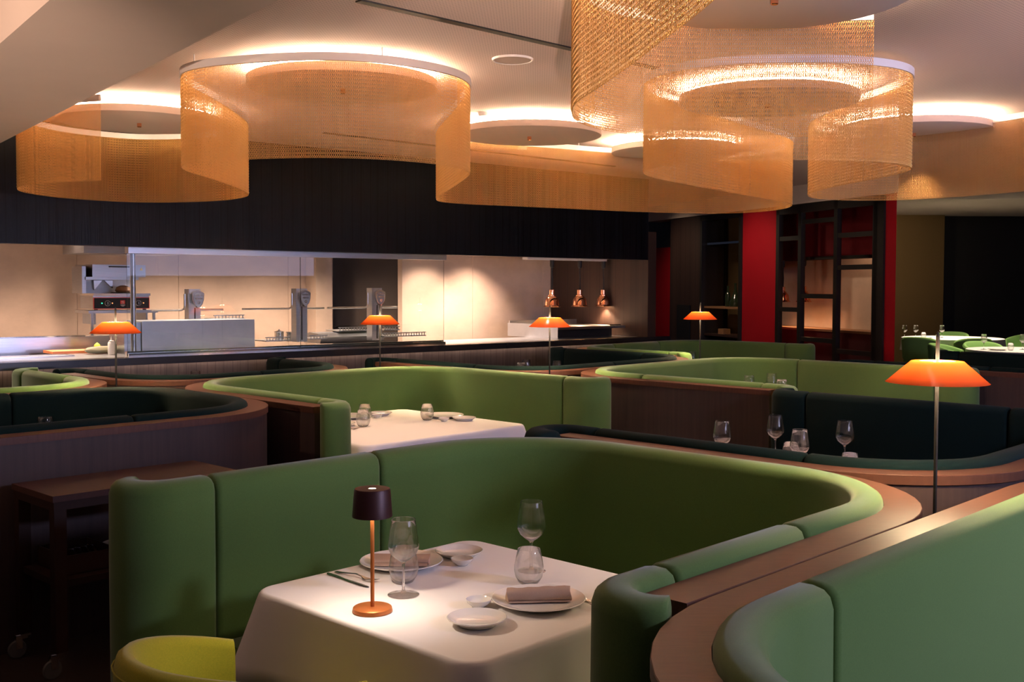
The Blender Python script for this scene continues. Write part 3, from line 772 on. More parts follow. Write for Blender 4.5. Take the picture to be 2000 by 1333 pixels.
# glass screen on the counter
g0, gz0 = KS(248, 675, .2)
t = thing('glass_screen', 'frameless glass screen standing on the pass counter under a steel rail', 'glass screen', (*K(2.5, .2), 1.10))
GS = [sx(248, .2), sx(587, .2), sx(867, .2)]
for a, b in zip(GS[:-1], GS[1:]):
    kpart('glass_pane', [(a+.003, .200), (b-.003, .200), (b-.003, .208), (a+.003, .208)], 1.112, FB-.055, pane_m, t)
kpart('top_rail', [(GS[0], .15), (GS[-1], .15), (GS[-1], .24), (GS[0], .24)], FB-.055, FB+.012, steel, t)
kpart('bottom_rail', [(GS[0], .165), (GS[-1], .165), (GS[-1], .19), (GS[0], .19)], 1.10, 1.128, polished, t)
kpart('bottom_rail', [(GS[0], .212), (GS[-1], .212), (GS[-1], .26), (GS[0], .26)], 1.10, 1.145, polished, t)
cx, cy = K(sx(260, .3), .3)
obj('post', M().lathe([(0, 1.10), (.024, 1.10), (.024, FB+.3), (0, FB+.3)], 20, c=(cx, cy, 0)), steel, t)

# large steel panel
s0, zt_ = KS(277, 627, .5); s1, _ = KS(497, 625, .5)
t = thing('steel_box', 'wide brushed steel box behind the glass screen', 'kitchen equipment', (*K((s0+s1)/2, .7), 1.10))
zt_ = KS(390, 626, .5)[1]
kpart('body', [(s0, .5), (s1, .5), (s1, .93), (s0, .93)], 1.101, zt_, steel2, t)
kpart('side_flange', [(s0-.16, .52), (s0-.005, .52), (s0-.005, .92), (s0-.16, .92)], 1.101, zt_-.01, steel, t)

# grill columns with shield plates
def grill_column(px, pw, pytop, pybot, d, bl, br, by, label):
    s_, ztop = KS(px, pytop, d); _, zb = KS(px, pybot, d); _, zbar = KS(px, by, d)
    zb = max(zb, 1.101); w = pw/2
    t = thing('grill_column', label, 'kitchen equipment', (*K(s_, d), zb), 0, 'steel grill columns')
    kpart('column', [(s_-w, d), (s_+w, d), (s_+w, d+.11), (s_-w, d+.11)], zb, ztop, steel, t)
    kpart('slot', [(s_-.006, d-.004), (s_+.006, d-.004), (s_+.006, d), (s_-.006, d)], zb+.02, ztop-.19, black_m, t)
    # shield: outline extruded forward
    out = [(-.062, .0), (-.045, .012), (0, .03), (.045, .012), (.062, 0), (.060, -.06), (.045, -.105), (0, -.155), (-.045, -.105), (-.060, -.06)]
    def shield(sc, y0, y1, zc):
        m = M(); n = len(out); vs = []
        for yy in (y0, y1):
            for a, b in out:
                X, Y = K(s_+.02+a*sc, yy); vs.append((X, Y, zc+(b+.06)*sc-.06))
        m.add(vs, [tuple(range(n)), tuple(range(n, 2*n))[::-1]]+[(i, (i+1) % n, n+(i+1) % n, n+i) for i in range(n)])
        return m
    zc = ztop-.045
    sh = obj('shield_plate', shield(1, d-.045, d-.004, zc), polished, t, smooth=False)
    obj('inner_plate', shield(.82, d-.050, d-.045, zc-.008), steel2, sh, smooth=False)
    mm = M()
    for r_, (n_, w_) in enumerate(((6, .010), (5, .010))):
        for i in range(n_):
            a = (i-(n_-1)/2)*.0155; X, Y = K(s_+.02+a, d-.053); mm.box((X, Y, zc-.018-.034*r_), (w_, .006, .020 if i % 2 else .016), rz=KA)
    X, Y = K(s_+.02, d-.053); mm.lathe([(.008, -.003), (.016, -.003), (.016, .003), (.008, .003), (.008, -.003)], 14, c=(X, Y, zc-.092), R=Matrix.Rotation(KA, 3, 'Z') @ Matrix.Rotation(PI/2, 3, 'X'))
    obj('embossed_marks', mm, polished, sh, smooth=False)
    # handle bar and its crank
    sl, sr = sx(bl, d), sx(br, d)
    p = [(*K(sl, d+.06), zbar), (*K(s_-w-.055, d+.06), zbar), (*K(s_-w-.025, d+.06), zbar+.012), (*K(s_-w-.018, d+.06), zbar+.04), (*K(s_-w-.018, d+.06), ztop-.05)]
    obj('handle', M().tube(p, .011, 10), polished, t)
    obj('handle', M().tube([(*K(s_+w, d+.06), zbar), (*K(sr, d+.06), zbar)], .012, 10), polished, t)
grill_column(380, .125, 565, 640, .945, 300, 440, 606, 'left steel column with a shield plate, behind the wide steel box')
grill_column(589, .13, 564, 668, .70, 478, 638, 603, 'middle steel column with a shield plate behind the glass')
grill_column(736, .13, 563, 665, .70, 644, 781, 601, 'right steel column with a shield plate, in front of the dark recess')
# shelf trays and grates behind the glass
def tray(pxa, pxb, py, d, dep, label, h=.035):
    sa, z = KS(pxa, py, d); sb, _ = KS(pxb, py, d)
    z = max(z, 1.102)
    t = thing('perforated_tray', label, 'tray', (*K((sa+sb)/2, d), z), 0, 'steel trays behind the glass')
    kpart('tray', [(sa, d), (sb, d), (sb, d+dep), (sa, d+dep)], z, z+.012, steel, t)
    m = M(); n = max(3, int((sb-sa)/.035))
    for i in range(n):
        q = sa+(sb-sa)*(i+.5)/n; X, Y = K(q, d+.01); m.box((X, Y, z+h/2+.006), (.008, .006, h), rz=KA)
    m.box((*K((sa+sb)/2, d+.01), z+h+.008), (sb-sa, .010, .010), rz=KA)
    obj('rail', m, steel, t, smooth=False)
tray(418, 478, 625, .95, .25, 'small perforated steel tray resting behind the wide steel box')
tray(519, 566, 668, .85, .3, 'low steel rack below the two pots')
tray(605, 640, 664, .85, .3, 'short steel rack right of the middle column')
tray(662, 728, 648, 1.1, .3, 'steel rack in front of the dark recess, left of the right column')
tray(750, 832, 659, .6, .3, 'pale perforated tray right of the right column')
tray(750, 781, 646, 1.3, .25, 'raised steel rack right of the right column')
s_, z_ = KS(560, 660, 1.0)
sa, sb = sx(500, 1.1), sx(730, 1.1)
t = thing('grill_hood', 'rounded steel grill top between the middle and the right column', 'kitchen equipment', (*K(sx(675, 1.2), 1.2), 1.1))
za = KS(675, 648, 1.2)[1]
m = M(); m.loft([[(*K(q, 1.05), 1.101), (*K(q, 1.03), za-.05), (*K(q, 1.12), za-.01), (*K(q, 1.3), za), (*K(q, 1.42), za-.03), (*K(q, 1.42), 1.101)] for q in (sx(612, 1.2), sx(735, 1.2))])
obj('grill_top', m, steel, t, smooth=False)
for px, lab in ((545, 'left small steel pot with a lid behind the glass'), (567, 'right small steel pot behind the glass, a ladle in it')):
    s_, zz = KS(px, 667, 1.0); s2, zt2 = KS(px, 646, 1.0); zz = max(zz, 1.118); X, Y = K(s_, 1.0)
    t = thing('steel_pot', lab, 'pot', (X, Y, zz), 0, 'small steel pots')
    obj('body', M().lathe([(0, 0), (.045, 0), (.050, .004), (.050, .098), (.054, .102), (.049, .102), (.046, .01), (0, .008)], 28), polished, t, local=True)
    if px == 545: obj('lid', M().lathe([(0, .108), (.054, .104), (.054, .107), (.02, .114), (.008, .118), (.010, .128), (0, .130)], 28), polished, t, local=True)
    else:
        obj('handle', M().tube([(.05, 0, .09), (.075, .01, .10), (.11, .02, .13)], .006, 8), black_m, t, local=True)
# upright glass behind / shelf objects
# hot plate on its shelf
D = 2.3
sa, _ = KS(182, 560, D); sb, _ = KS(291, 560, D)
zz = lambda py: KS(235, py, D)[1]
t = thing('wall_shelf', 'steel shelf carrying the hot plate at the left of the kitchen', 'shelf', (*K(sa, D), zz(612)))
kpart('board', [(sa-.05, D), (sb+.10, D), (sb+.10, D+.45), (sa-.05, D+.45)], zz(612), zz(606.5), steel, t)
for q in (sa+.02, sb-.02): kpart('bracket', [(q, D+.05), (q+.02, D+.05), (q+.02, D+.42), (q, D+.42)], zz(612)-.12, zz(612), steel2, t)
for q in (sa-.02, sb+.05): kpart('leg', [(q, D+.02), (q+.025, D+.02), (q+.025, D+.045), (q, D+.045)], .90, zz(612), steel, t)
t = thing('hot_plate', 'steel hot plate with a black control panel trimmed in red, two knobs', 'kitchen appliance', (*K((sa+sb)/2, D+.2), zz(604)))
kpart('body', [(sa, D+.012), (sb, D+.012), (sb, D+.42), (sa, D+.42)], zz(603), zz(578), steel, t)
kpart('top_plate', [(sa, D-.01), (sb+.01, D-.01), (sb+.01, D+.42), (sa, D+.42)], zz(578), zz(573.5), polished, t)
for q in (sa+.03, sb-.05): kpart('foot', [(q, D+.04), (q+.03, D+.04), (q+.03, D+.07), (q, D+.07)], zz(606.5)+.001, zz(603), rubber, t)
cp = kpart('control_panel', [(sa+.008, D), (sb-.004, D), (sb-.004, D+.012), (sa+.008, D+.012)], zz(602.5), zz(582.5), black_m, t)
m = M(); za, zb = zz(603.3), zz(581.8)
for z in (za, zb): m.box((*K((sa+sb)/2, D-.002), z), (sb-sa-.004, .006, .006), rz=KA)
for q in (sa+.004, sb-.002): m.box((*K(q, D-.002), (za+zb)/2), (.006, .006, zb-za), rz=KA)
obj('red_trim', m, redtrim, cp, smooth=False)
zk = zz(592.5); Rk = Matrix.Rotation(KA, 3, 'Z') @ Matrix.Rotation(PI/2, 3, 'X')
for px in (209, 269):
    q = sx(px, D); X, Y = K(q, D-.012)
    kb = obj('knob', M().lathe([(0, -.014), (.024, -.014), (.027, -.006), (.027, .010), (0, .010)], 24, c=(X, Y, zk), R=Rk), black_m, cp)
    obj('knob_ring', M().lathe([(.0275, .002), (.031, .002), (.031, .010), (.0275, .010), (.0275, .002)], 28, c=(X, Y, zk), R=Rk), polished, kb)
    X, Y = K(q, D-.03); obj('pointer', M().box((X, Y, zk), (.005, .010, .03), rz=KA), steel, kb, smooth=False)
for px, mt in ((199, green_led), (219.5, amber_led), (280, amber_led)):
    X, Y = K(sx(px, D), D-.004); obj('indicator_light', M().lathe([(0, .004), (.006, .004), (.006, -.004), (0, -.004)], 12, c=(X, Y, zk), R=Rk), mt, cp)
X, Y = K(sx(239.5, D), D-.003); lg = obj('logo_plate', M().box((X, Y, zz(590.5)), (.050, .005, .040), rz=KA), redtrim, cp, smooth=False)
m = M()
X, Y = K(sx(239.5, D), D-.007)
pts = []
for i in range(13):
    th = PI*.15+PI*1.55*i/12; pts.append((-.014*math.cos(th), .009+.006*math.sin(th)))
def kpt(a, b, zc): return (X+KD[0]*a, Y+KD[1]*a, zc+b)
m.tube([kpt(a, b, zz(590.5)-.004) for a, b in ((.018, .012), (.008, .016), (-.008, .016), (-.016, .010), (-.010, .003), (.010, .001), (.016, -.006), (.008, -.012), (-.008, -.012), (-.018, -.008))], .0018, 6)
m.box(kpt(0, 0, zz(590.5)), (.010, .004, .006), rz=KA)
obj('logo_mark', m, whitemark, lg)
m = M(); m.box(kpt(0, 0, zz(596.3)), (.050, .004, .006), rz=KA); m.box(kpt(0, 0, zz(598.2)), (.028, .004, .005), rz=KA); obj('logo_line', m, whitemark, lg, smooth=False)
# raised upper grill unit
t = thing('upper_grill', 'open steel grill unit with a handled hood, standing on the hot plate', 'kitchen appliance', (*K((sa+sb)/2, D+.2), zz(573)))
kpart('back_plate', [(sa-.01, D+.36), (sb-.08, D+.36), (sb-.08, D+.42), (sa-.01, D+.42)], zz(573.3), zz(541), steel2, t)
kpart('shelf', [(sa-.06, D+.05), (sb-.1, D+.05), (sb-.1, D+.42), (sa-.06, D+.42)], zz(547), zz(541.5), steel, t)
kpart('side', [(sa-.09, D+.08), (sa-.05, D+.08), (sa-.05, D+.42), (sa-.09, D+.42)], zz(573.3), zz(521), steel, t)
hood = kpart('hood', [(sa-.0, D+.02), (sb-.03, D+.02), (sb-.03, D+.42), (sa-.05, D+.42)], zz(541.4), zz(517.5), steel, t)
m = M(); za = zz(521.5)
m.tube([(*K(sx(215, D), D+.015), za), (*K(sx(215, D), D-.02), za), (*K(sx(252, D), D-.02), za), (*K(sx(252, D), D+.015), za)], .006, 8)
obj('handle', m, black_m, hood)
# warning triangle
q = sx(277.5, D); m = M(); vs = []
for yy in (D+.013, D+.017):
    for a, b in ((-.018, -.015), (.018, -.015), (0, .018)): X, Y = K(q, yy); vs.append((X+KD[0]*a, Y+KD[1]*a, zz(525.5)+b))
m.add(vs, [(0, 1, 2), (5, 4, 3), (0, 1, 4, 3), (1, 2, 5, 4), (2, 0, 3, 5)]); obj('warning_triangle', m, yellow_m, hood, smooth=False)
m = M(); vs = []
for a0, a1, b0 in ((202, 219, 0), (221, 239, 1)):
    pass
def ktri(pts, y0, y1):
    vs = [(*K(sx(px, D), yy), zz(py)) for yy in (y0, y1) for px, py in pts]; n = len(pts)
    return vs, [tuple(range(n)), tuple(range(n, 2*n))[::-1]]+[(i, (i+1) % n, n+(i+1) % n, n+i) for i in range(n)]
m = M(); m.add(*ktri([(202, 548), (219, 548), (203, 567)], D+.30, D+.35)); m.add(*ktri([(223, 548), (239.5, 548), (239.5, 564)], D+.30, D+.35)); obj('gusset', m, polished, t, smooth=False)
kpart('vent_slot', [(sx(181, D), D+.352), (sx(183.5, D), D+.352), (sx(183.5, D), D+.358), (sx(181, D), D+.358)], zz(565), zz(548.5), black_m, t)
# dark bun-like loaf on a slate
X, Y = K(sx(252, D), D+.18)
o = obj('bread_loaf', M().lathe([(0, 0), (.07, 0), (.085, .02), (.07, .055), (.03, .075), (0, .078)], 28), tan_m); o.location = (X, Y, zz(573.5)+.012); tag(o, 'brown rounded loaf on the hot plate, behind the steel post', 'bread')
o = obj('slate', M().lathe([(0, 0), (.13, 0), (.135, .004), (.12, .010), (0, .010)], 32), black_m); o.location = (X, Y, zz(573.5)+.001); tag(o, 'black round slate under the loaf on the hot plate', 'plate')
# extractor edge above
s0_ = sx(165, 2.2); s1_ = sx(250, 2.2)
t = thing('extractor_hood', 'flat steel extractor edge just under the dark fascia, left of the glass screen', 'extractor', (*K(s0_, 2.2), 2.35))
kpart('hood_edge', [(s0_, 2.2), (s1_+.6, 2.2), (s1_+.6, 2.9), (s0_, 2.9)], KS(200, 495, 2.2)[1], 2.44, steel, t)

# things on the pass counter
def on_k(px, py, z): return W(px, py, z)
x, y = W(160, 690, 1.10); 
t = thing('cutting_board', 'orange cutting board on the left part of the pass counter', 'cutting board', (x, y, 1.101), KA)
obj('board', M().box((.05, .10, .012), (.66, .30, .024)), board_m, t, local=True)
x, y = W(178, 683, 1.125)
o = obj('lime', M().lathe([(0, -.028), (.014, -.026), (.027, -.012), (.030, 0), (.027, .013), (.012, .027), (.004, .033), (0, .034)], 20), lime_fruit); o.location = (x+.02, y+.1, 1.125+.028); tag(o, 'yellow green lime behind the orange cutting board', 'fruit')
x, y = W(197, 683, 1.125)
t = thing('folded_towel', 'pale folded kitchen towel beside the lime', 'towel', (x+.02, y+.1, 1.127), KA+.3)
obj('towel', M().loft([[(-.12+.24*i/8, -.05, 0), (-.12+.24*i/8, .06, 0), (-.12+.24*i/8, .05, .018+.006*math.sin(i)), (-.12+.24*i/8, -.04, .026+.008*math.sin(i*1.7))] for i in range(9)]), napkin_m, t, local=True)
x, y = W(218, 693, 1.10)
t = thing('squeeze_bottle', 'white squeeze bottle left of the glass screen, by the floor lamp pole', 'bottle', (x, y, 1.101))
obj('body', M().lathe([(0, 0), (.030, 0), (.033, .004), (.033, .105), (.028, .116), (0, .118)], 24), plastic_w, t, local=True)
obj('nozzle', M().lathe([(0, .116), (.024, .116), (.024, .128), (.009, .133), (.004, .168), (0, .168)], 20), plastic_w, t, local=True)
x, y = W(232, 690, 1.10)
t = thing('food_container', 'shallow white container with orange filling beside the squeeze bottle', 'container', (x+.03, y+.06, 1.101), KA)
obj('tub', M().box((0, 0, .03), (.13, .11, .06)), glass_m, t, local=True)
obj('filling', M().box((0, 0, .026), (.118, .098, .045)), board_m, t, local=True)
x, y = W(198, 668, 1.15)
o = obj('wrapped_loaf', M().loft([[(q*.16, w*.06*math.cos(a), .035+w*.035*math.sin(a)) for a in [2*PI*j/12 for j in range(12)]] for q, w in ((-1, .3), (-.8, .8), (-.3, 1), (.4, 1), (.85, .8), (1, .3))]), mat('olive_wrap', (.22, .2, .12), .6)); o.location = (*K(sx(198, .75), .75), 1.102); o.rotation_euler = (0, 0, KA+.1)
tag(o, 'olive wrapped loaf behind the cutting board', 'food')
t = thing('sink_rim', 'steel basin rim let into the counter at the left edge', 'sink', (*K(sx(40, .5), .5), 1.101), KA)
obj('basin_rim', M().box((0, .0, .006), (.9, .012, .012)).box((0, .22, .006), (.9, .012, .012)).box((.45, .11, .006), (.012, .23, .012)).box((-.45, .11, .006), (.012, .23, .012)), polished, t, local=True, smooth=False)
obj('basin_floor', M().box((0, .11, .002), (.88, .2, .003)), steel2, t, local=True, smooth=False)

# raised heated pass on the right with copper lamps
a0, z0 = KS(1023, 640, 1.0); a1 = 7.70
t = thing('heated_pass', 'raised steel heat shelf under the copper heat lamps', 'heat shelf', (*K(6.6, .7), 1.10))
zt_ = 1.10+.14
m = M(); m.prism(kp([(a0, .35), (a1, .35), (a1, 1.3), (a0, 1.3)]), zt_-.03, zt_)
obj('shelf', m, steel, t, smooth=False)
m = M(); m.prism(kp([(a0-.02, .95), (a0, .35), (a0, 1.3), (a0-.02, 1.3)]), 1.101, zt_+.03); obj('side', m, steel2, t, smooth=False)
kpart('lip', [(a0, 1.28), (a1, 1.28), (a1, 1.30), (a0, 1.30)], zt_, zt_+.06, steel, t)
kpart('support', [(a0+.1, .6), (a1, .6), (a1, 1.2), (a0+.1, 1.2)], 1.101, zt_-.03, black_m, t)
o = obj('serving_tongs', M().tube([(*K(sx(1192, .45), .45), zt_+.006), (*K(sx(1212, .45), .45), zt_+.006)], .008, 8), black_m); tag(o, 'black handle lying on the heat shelf', 'utensil')
# track
DL = .75
ta = sx(1025, DL); t = thing('lamp_track', 'pale track rail under the fascia carrying the copper heat lamps', 'track', (*K((ta+7.7)/2, DL), 2.1))
zt2 = KS(1100, 509, DL)[1]
kpart('rail', [(ta, DL-.05), (7.70, DL-.05), (7.70, DL+.05), (ta, DL+.05)], zt2, zt2+.06, white_p, t)
kpart('mount', [(ta+.2, DL-.02), (ta+.24, DL-.02), (ta+.24, DL+.02), (ta+.2, DL+.02)], zt2+.06, 2.45, white_p, t)
kpart('mount', [(7.4, DL-.02), (7.44, DL-.02), (7.44, DL+.02), (7.4, DL+.02)], zt2+.06, 2.45, white_p, t)
def heat_lamp(mt=copper):
    t = thing('heat_lamp', '', 'heat lamp', group='copper heat lamps')
    obj('shade', M().lathe([(.112, 0), (.115, .002), (.106, .010), (.092, .022), (.088, .06), (.083, .095), (.066, .125), (.050, .138), (.050, .150), (.034, .158), (.034, .215), (.030, .220), (.012, .222), (.012, .218), (.028, .215), (.028, .155), (.046, .140), (.06, .122), (.078, .093), (.084, .06), (.088, .022), (.104, .008), (.112, 0)], 40), mt, t, local=True, angle=30)
    obj('bulb', M().lathe([(0, .012), (.026, .016), (.036, .034), (.028, .062), (.014, .09), (0, .09)], 24), bulb_m, t, local=True)
    obj('cord', M().tube([(0, 0, .22), (.004, 0, .35), (-.003, 0, .45), (0, 0, .52)], .010, 8), black_m, t, local=True)
    obj('pulley', M().lathe([(0, .50), (.022, .505), (.030, .53), (.030, .60), (0, .60)], 16), black_m, t, local=True)
    return t
KH = Kit(heat_lamp())
for px, lab in ((1078, 'left copper heat lamp over the pass'), (1132, 'middle copper heat lamp over the pass'), (1178, 'right copper heat lamp over the pass')):
    s_, zb = KS(px, 598, DL); X, Y = K(s_, DL)
    KH.put((X, Y, zt2-.60+.002), 0, lab)
    light('heat_lamp_light', 'SPOT', (X, Y, zt2-.60), 55, (1, .66, .40), .03, spot=math.radians(120), blend=.8)

# ------------------------------------------------------------------ rear wall with red panels
SCB = 1.12
p1 = W(1258, 434, 2.75); p2 = W(1752, 376, 2.75)
P1 = (p1[0]*SCB, p1[1]*SCB); P2 = (p2[0]*SCB, p2[1]*SCB); ZB = CZ+1.0*SCB
RD = Vector((P2[0]-P1[0], P2[1]-P1[1])); RL = RD.length; RD.normalize(); RN = Vector((-RD.y, RD.x))   # RN points away from camera?
if RN.y < 0: RN = -RN
RA = math.atan2(RD.y, RD.x)
def RW(s, d): return (P1[0]+RD.x*s+RN.x*d, P1[1]+RD.y*s+RN.y*d)
def rs(px, d=0): return on_line(px, 500, RW(0, d), RW(1, d))[0]
def rz_(px, py, d=0): return on_line(px, py, RW(0, d), RW(1, d))[1]
def rp(m, s0, s1, d0, d1, z0, z1): return m.prism([RW(s0, d0), RW(s1, d0), RW(s1, d1), RW(s0, d1)], z0, z1)
def rq(m, pa, pb, d0, d1, z0, z1): return m.prism([RW(rs(pa, d0), d0), RW(rs(pb, d0), d0), RW(rs(pb, d1), d1), RW(rs(pa, d1), d1)], z0, z1)
struct('trim_4', M().prism([RW(0, 0), RW(rs(1752), 0), RW(rs(1752, .3), .3), RW(0, .5)], ZB, CEIL), plaster)
struct('wall_rear_left', rp(M(), rs(1225, .32), rs(1310, .32), .32, .42, 0, CEIL), endwall_m)
struct('door_1', rp(M(), rs(1277, .27), rs(1309, .27), .27, .31, 0, rz_(1290, 482)), red_m)
struct('wall_rear_walnut', rp(M(), rs(1305), rs(1367), .04, .44, 0, ZB), endwall_m, rz=RA, origin=(*P1, 0))
o = struct('door_2', rp(M(), rs(1321), rs(1346), .015, .038, .55, rz_(1333, 596)), black_m)
struct('wall_rear_back', rq(M(), 1340, 1748, 1.50, 1.60, 0, CEIL), darkwood)
struct('wall_rear_red', rp(M(), rs(1447), rs(1513), .03, .09, 0, ZB), red_m)
struct('wall_rear_red_end', rq(M(), 1726, 1750, .03, 1.48, 0, ZB), red_m)
struct('wall_rear_beige', rp(M(), rs(1415, .6), rs(1460, .6), .6, .65, .0, ZB), beige)
struct('wall_rear_black', rp(M(), rs(1360, .55), rs(1415, .55), .55, .6, .0, ZB), black_m)
# open shelf left of the red panel
t = thing('display_shelf', 'black open display shelf with bottles between walnut wall and red panel', 'shelf', (*RW(rs(1400), .2), 0))
s0, s1 = rs(1367)+.005, rs(1447)-.005
m = M()
obj('frame', rp(rp(rp(M(), s0, s0+.05, 0, .4, 0, ZB-.01), s1-.06, s1, 0, .4, 0, ZB-.01), s0, s1, 0, .05, ZB-.09, ZB-.01), frame_m, t, smooth=False)
for py, mt in ((474, polished), (601, tan_m), (656, darkwood)):
    z = rz_(1410, py); obj('shelf_board', rp(M(), s0+.05, s1-.06, .05, .45, z-.02, z+.012), mt, t, smooth=False)
zs = rz_(1410, 601)+.012
KBt = Kit(tag(obj('wine_bottle', M().lathe([(0, 0), (.040, 0), (.042, .006), (.042, .17), (.036, .20), (.016, .235), (.014, .30), (.016, .302), (.016, .315), (0, .316)], 20), bottle_m), '', 'bottle', 'bottles on the display shelf'))
o = obj('decanter', M().lathe([(0, 0), (.09, 0), (.10, .02), (.09, .08), (.05, .16), (.022, .25), (.018, .33), (.024, .36), (0, .362)], 24), bottle_m); o.location = (*RW(rs(1415), .2), zs); tag(o, 'dark wide bodied decanter on the display shelf', 'decanter')
KBt.put((*RW(rs(1406), .15), zs), 0, 'dark bottle at the left on the display shelf')
KBt.put((*RW(rs(1426), .25), zs), 0, 'dark bottle behind the decanter on the display shelf')
KBt.put((*RW(rs(1436), .15), zs), 0, 'dark bottle at the right on the display shelf')
o = obj('wooden_box', M().box((0, 0, .04), (.16, .12, .08)), tan_m); o.location = (*RW(rs(1394), .2), rz_(1410, 656)+.012); o.rotation_euler = (0, 0, RA); tag(o, 'small wooden box on the lowest display shelf', 'box')
# lattice partition and the niche seen through it
s0, s1 = rs(1515), rs(1725)
t = thing('lattice_partition', 'black metal lattice partition in front of the lit stone niche', 'partition', (*RW((s0+s1)/2, .03), 0))
m = M(); w = .035
for px in (1518, 1561, 1631, 1709):
    s = rs(px); rp(m, s-w, s+w, 0, .07, 0, ZB-.01)
rp(m, s1-.20, s1, 0, .07, 0, ZB-.01); rp(m, s0, s1, 0, .07, ZB-.12, ZB-.01)
obj('posts', m, frame_m, t, smooth=False)
m = M()
def bar(pa, pb, py): z = rz_((pa+pb)/2, py); rp(m, rs(pa), rs(pb), .01, .06, z-.03, z+.03)
bar(1518, 1561, 466); bar(1518, 1561, 605); bar(1561, 1631, 431); bar(1561, 1631, 579); bar(1561, 1631, 665); bar(1631, 1709, 458); bar(1631, 1709, 522); bar(1631, 1709, 690)
obj('bars', m, frame_m, t, smooth=False)
# niche: stone wall below, red above, counter with dark red front
zr = rz_(1600, 508, .9)
struct('wall_niche', rq(M(), 1490, 1724, .95, 1.05, .9, zr), stone_m)
struct('wall_niche_red', rq(M(), 1490, 1724, .60, .68, zr, ZB), red_dim_m)
t = thing('niche_counter', 'dark red counter with a pale top behind the lattice partition', 'counter', (*RW((s0+s1)/2, .7), 0))
zc = rz_(1600, 643, .5)
obj('front', rq(M(), 1500, 1722, .5, .9, 0, zc-.03), dred, t, smooth=False)
obj('top', rq(M(), 1500, 1722, .48, .94, zc-.03, zc), tan_m, t, smooth=False)
hl2 = None
for px, lab in ((1530, 'dark copper heat lamp behind the lattice, left one'), (1571, 'dark copper heat lamp behind the lattice, right one')):
    q = rs(px, .5); X, Y = RW(q, .5); KH.put((X, Y, rz_(px, 590, .5)), 0, lab)
    light('niche_lamp_light', 'SPOT', (X, Y, rz_(px, 590, .5)-.005), 14, (1, .6, .35), .03, spot=math.radians(140), blend=.8)
obj_ = obj('lamp_rail', rp(M(), rs(1518), rs(1700, .5), .47, .53, rz_(1530, 590, .5)+.60, rz_(1530, 590, .5)+.64), frame_m, smooth=False); tag(obj_, 'dark rail above the two heat lamps behind the lattice', 'rail')

# ------------------------------------------------------------------ far dining area
chk = tub_chair(chairgreen, 'dining_chair', .82, .33); KC = Kit(chk)
def round_table(x, y, r, label, clabel):
    t = thing('round_table', label, 'table', (x, y, 0), 0, 'round dining tables')
    obj('tabletop', M().lathe([(0, .71), (r, .71), (r, .745), (0, .745)], 48), darkwood, t, local=True)
    obj('column', M().lathe([(0, 0), (.3, 0), (.3, .02), (.05, .03), (.05, .71), (0, .71)], 24), black_m, t, local=True)
    n = 64; vs = []; fs = []; m = M()
    prof = [(0, .75), (r-.01, .75), (r+.004, .745), (r+.012, .70), (r+.02, .60), (r+.03, .5)]
    m.lathe([(a, b) for a, b in prof], 64)
    m.v = [(vx*(1+.02*max(0, .7-vz)*math.sin(11*math.atan2(vy, vx))*4), vy*(1+.02*max(0, .7-vz)*math.sin(11*math.atan2(vy, vx))*4), vz) for vx, vy, vz in m.v]
    o = obj('round_tablecloth', m, cloth_m, angle=60); o.location = (x, y, .001); tag(o, clabel, 'tablecloth', 'white round tablecloths')
TA = (8.75, 21.3); TB = (8.25, 17.3)
round_table(*TA, .95, 'round table in the far dining area, behind the red wall end', 'white round tablecloth in the far dining area, the one farther back')
round_table(*TB, .85, 'round table in the far dining area at the right edge', 'white round tablecloth in the far dining area at the right edge')
for (X, Y, a, lab) in ((7.75, 20.35, .9, 'green tub chair at the left front of the rear round table'), (8.6, 20.0, 1.5, 'green tub chair at the front of the rear round table'),
                     (10.2, 21.5, 3.3, 'green tub chair at the right of the rear round table'), (9.2, 22.4, -2.0, 'green tub chair behind the rear round table'),
                     (7.25, 17.75, -.6, 'green tub chair at the left of the front round table'), (8.1, 18.4, -1.6, 'green tub chair behind the front round table'), (9.15, 17.95, -2.4, 'green tub chair at the right edge behind the front round table')):
    KC.put((X, Y, 0), a, lab, 'green tub chairs in the far dining area')
for px, py, T, kit, zt3, lab in ((1767, 634, TA, KW, .998, 'wine glass at the left of the rear round table'), (1789, 632, TA, KW, .998, 'second wine glass of the rear round table'),
                        (1840, 633, TA, KW, .998, 'wine glass at the right of the rear round table'), (1804, 646, TA, KT, .87, 'water glass in the centre of the rear round table'),
                        (1922, 651, TB, KW, .998, 'wine glass at the left of the front round table'), (1998, 650, TB, KW, .998, 'wine glass at the right edge of the photo'),
                        (1974, 675, TB, KT, .87, 'water glass on the front round table')):
    r_ = ray(px, py); k = T[1]/r_[1]*(1.0 if kit is KW else .985); X, Y = r_[0]*k, r_[1]*k
    kit.put((X, Y, ZT), 0, lab)
for (X, Y, lab) in ((8.1, 21.0, 'plate at the left of the rear round table'), (8.95, 20.75, 'plate at the right front of the rear round table'), (7.75, 17.1, 'plate at the left of the front round table'), (8.5, 17.35, 'plate at the right of the front round table')):
    KP.put((X, Y, ZT), 0, lab)

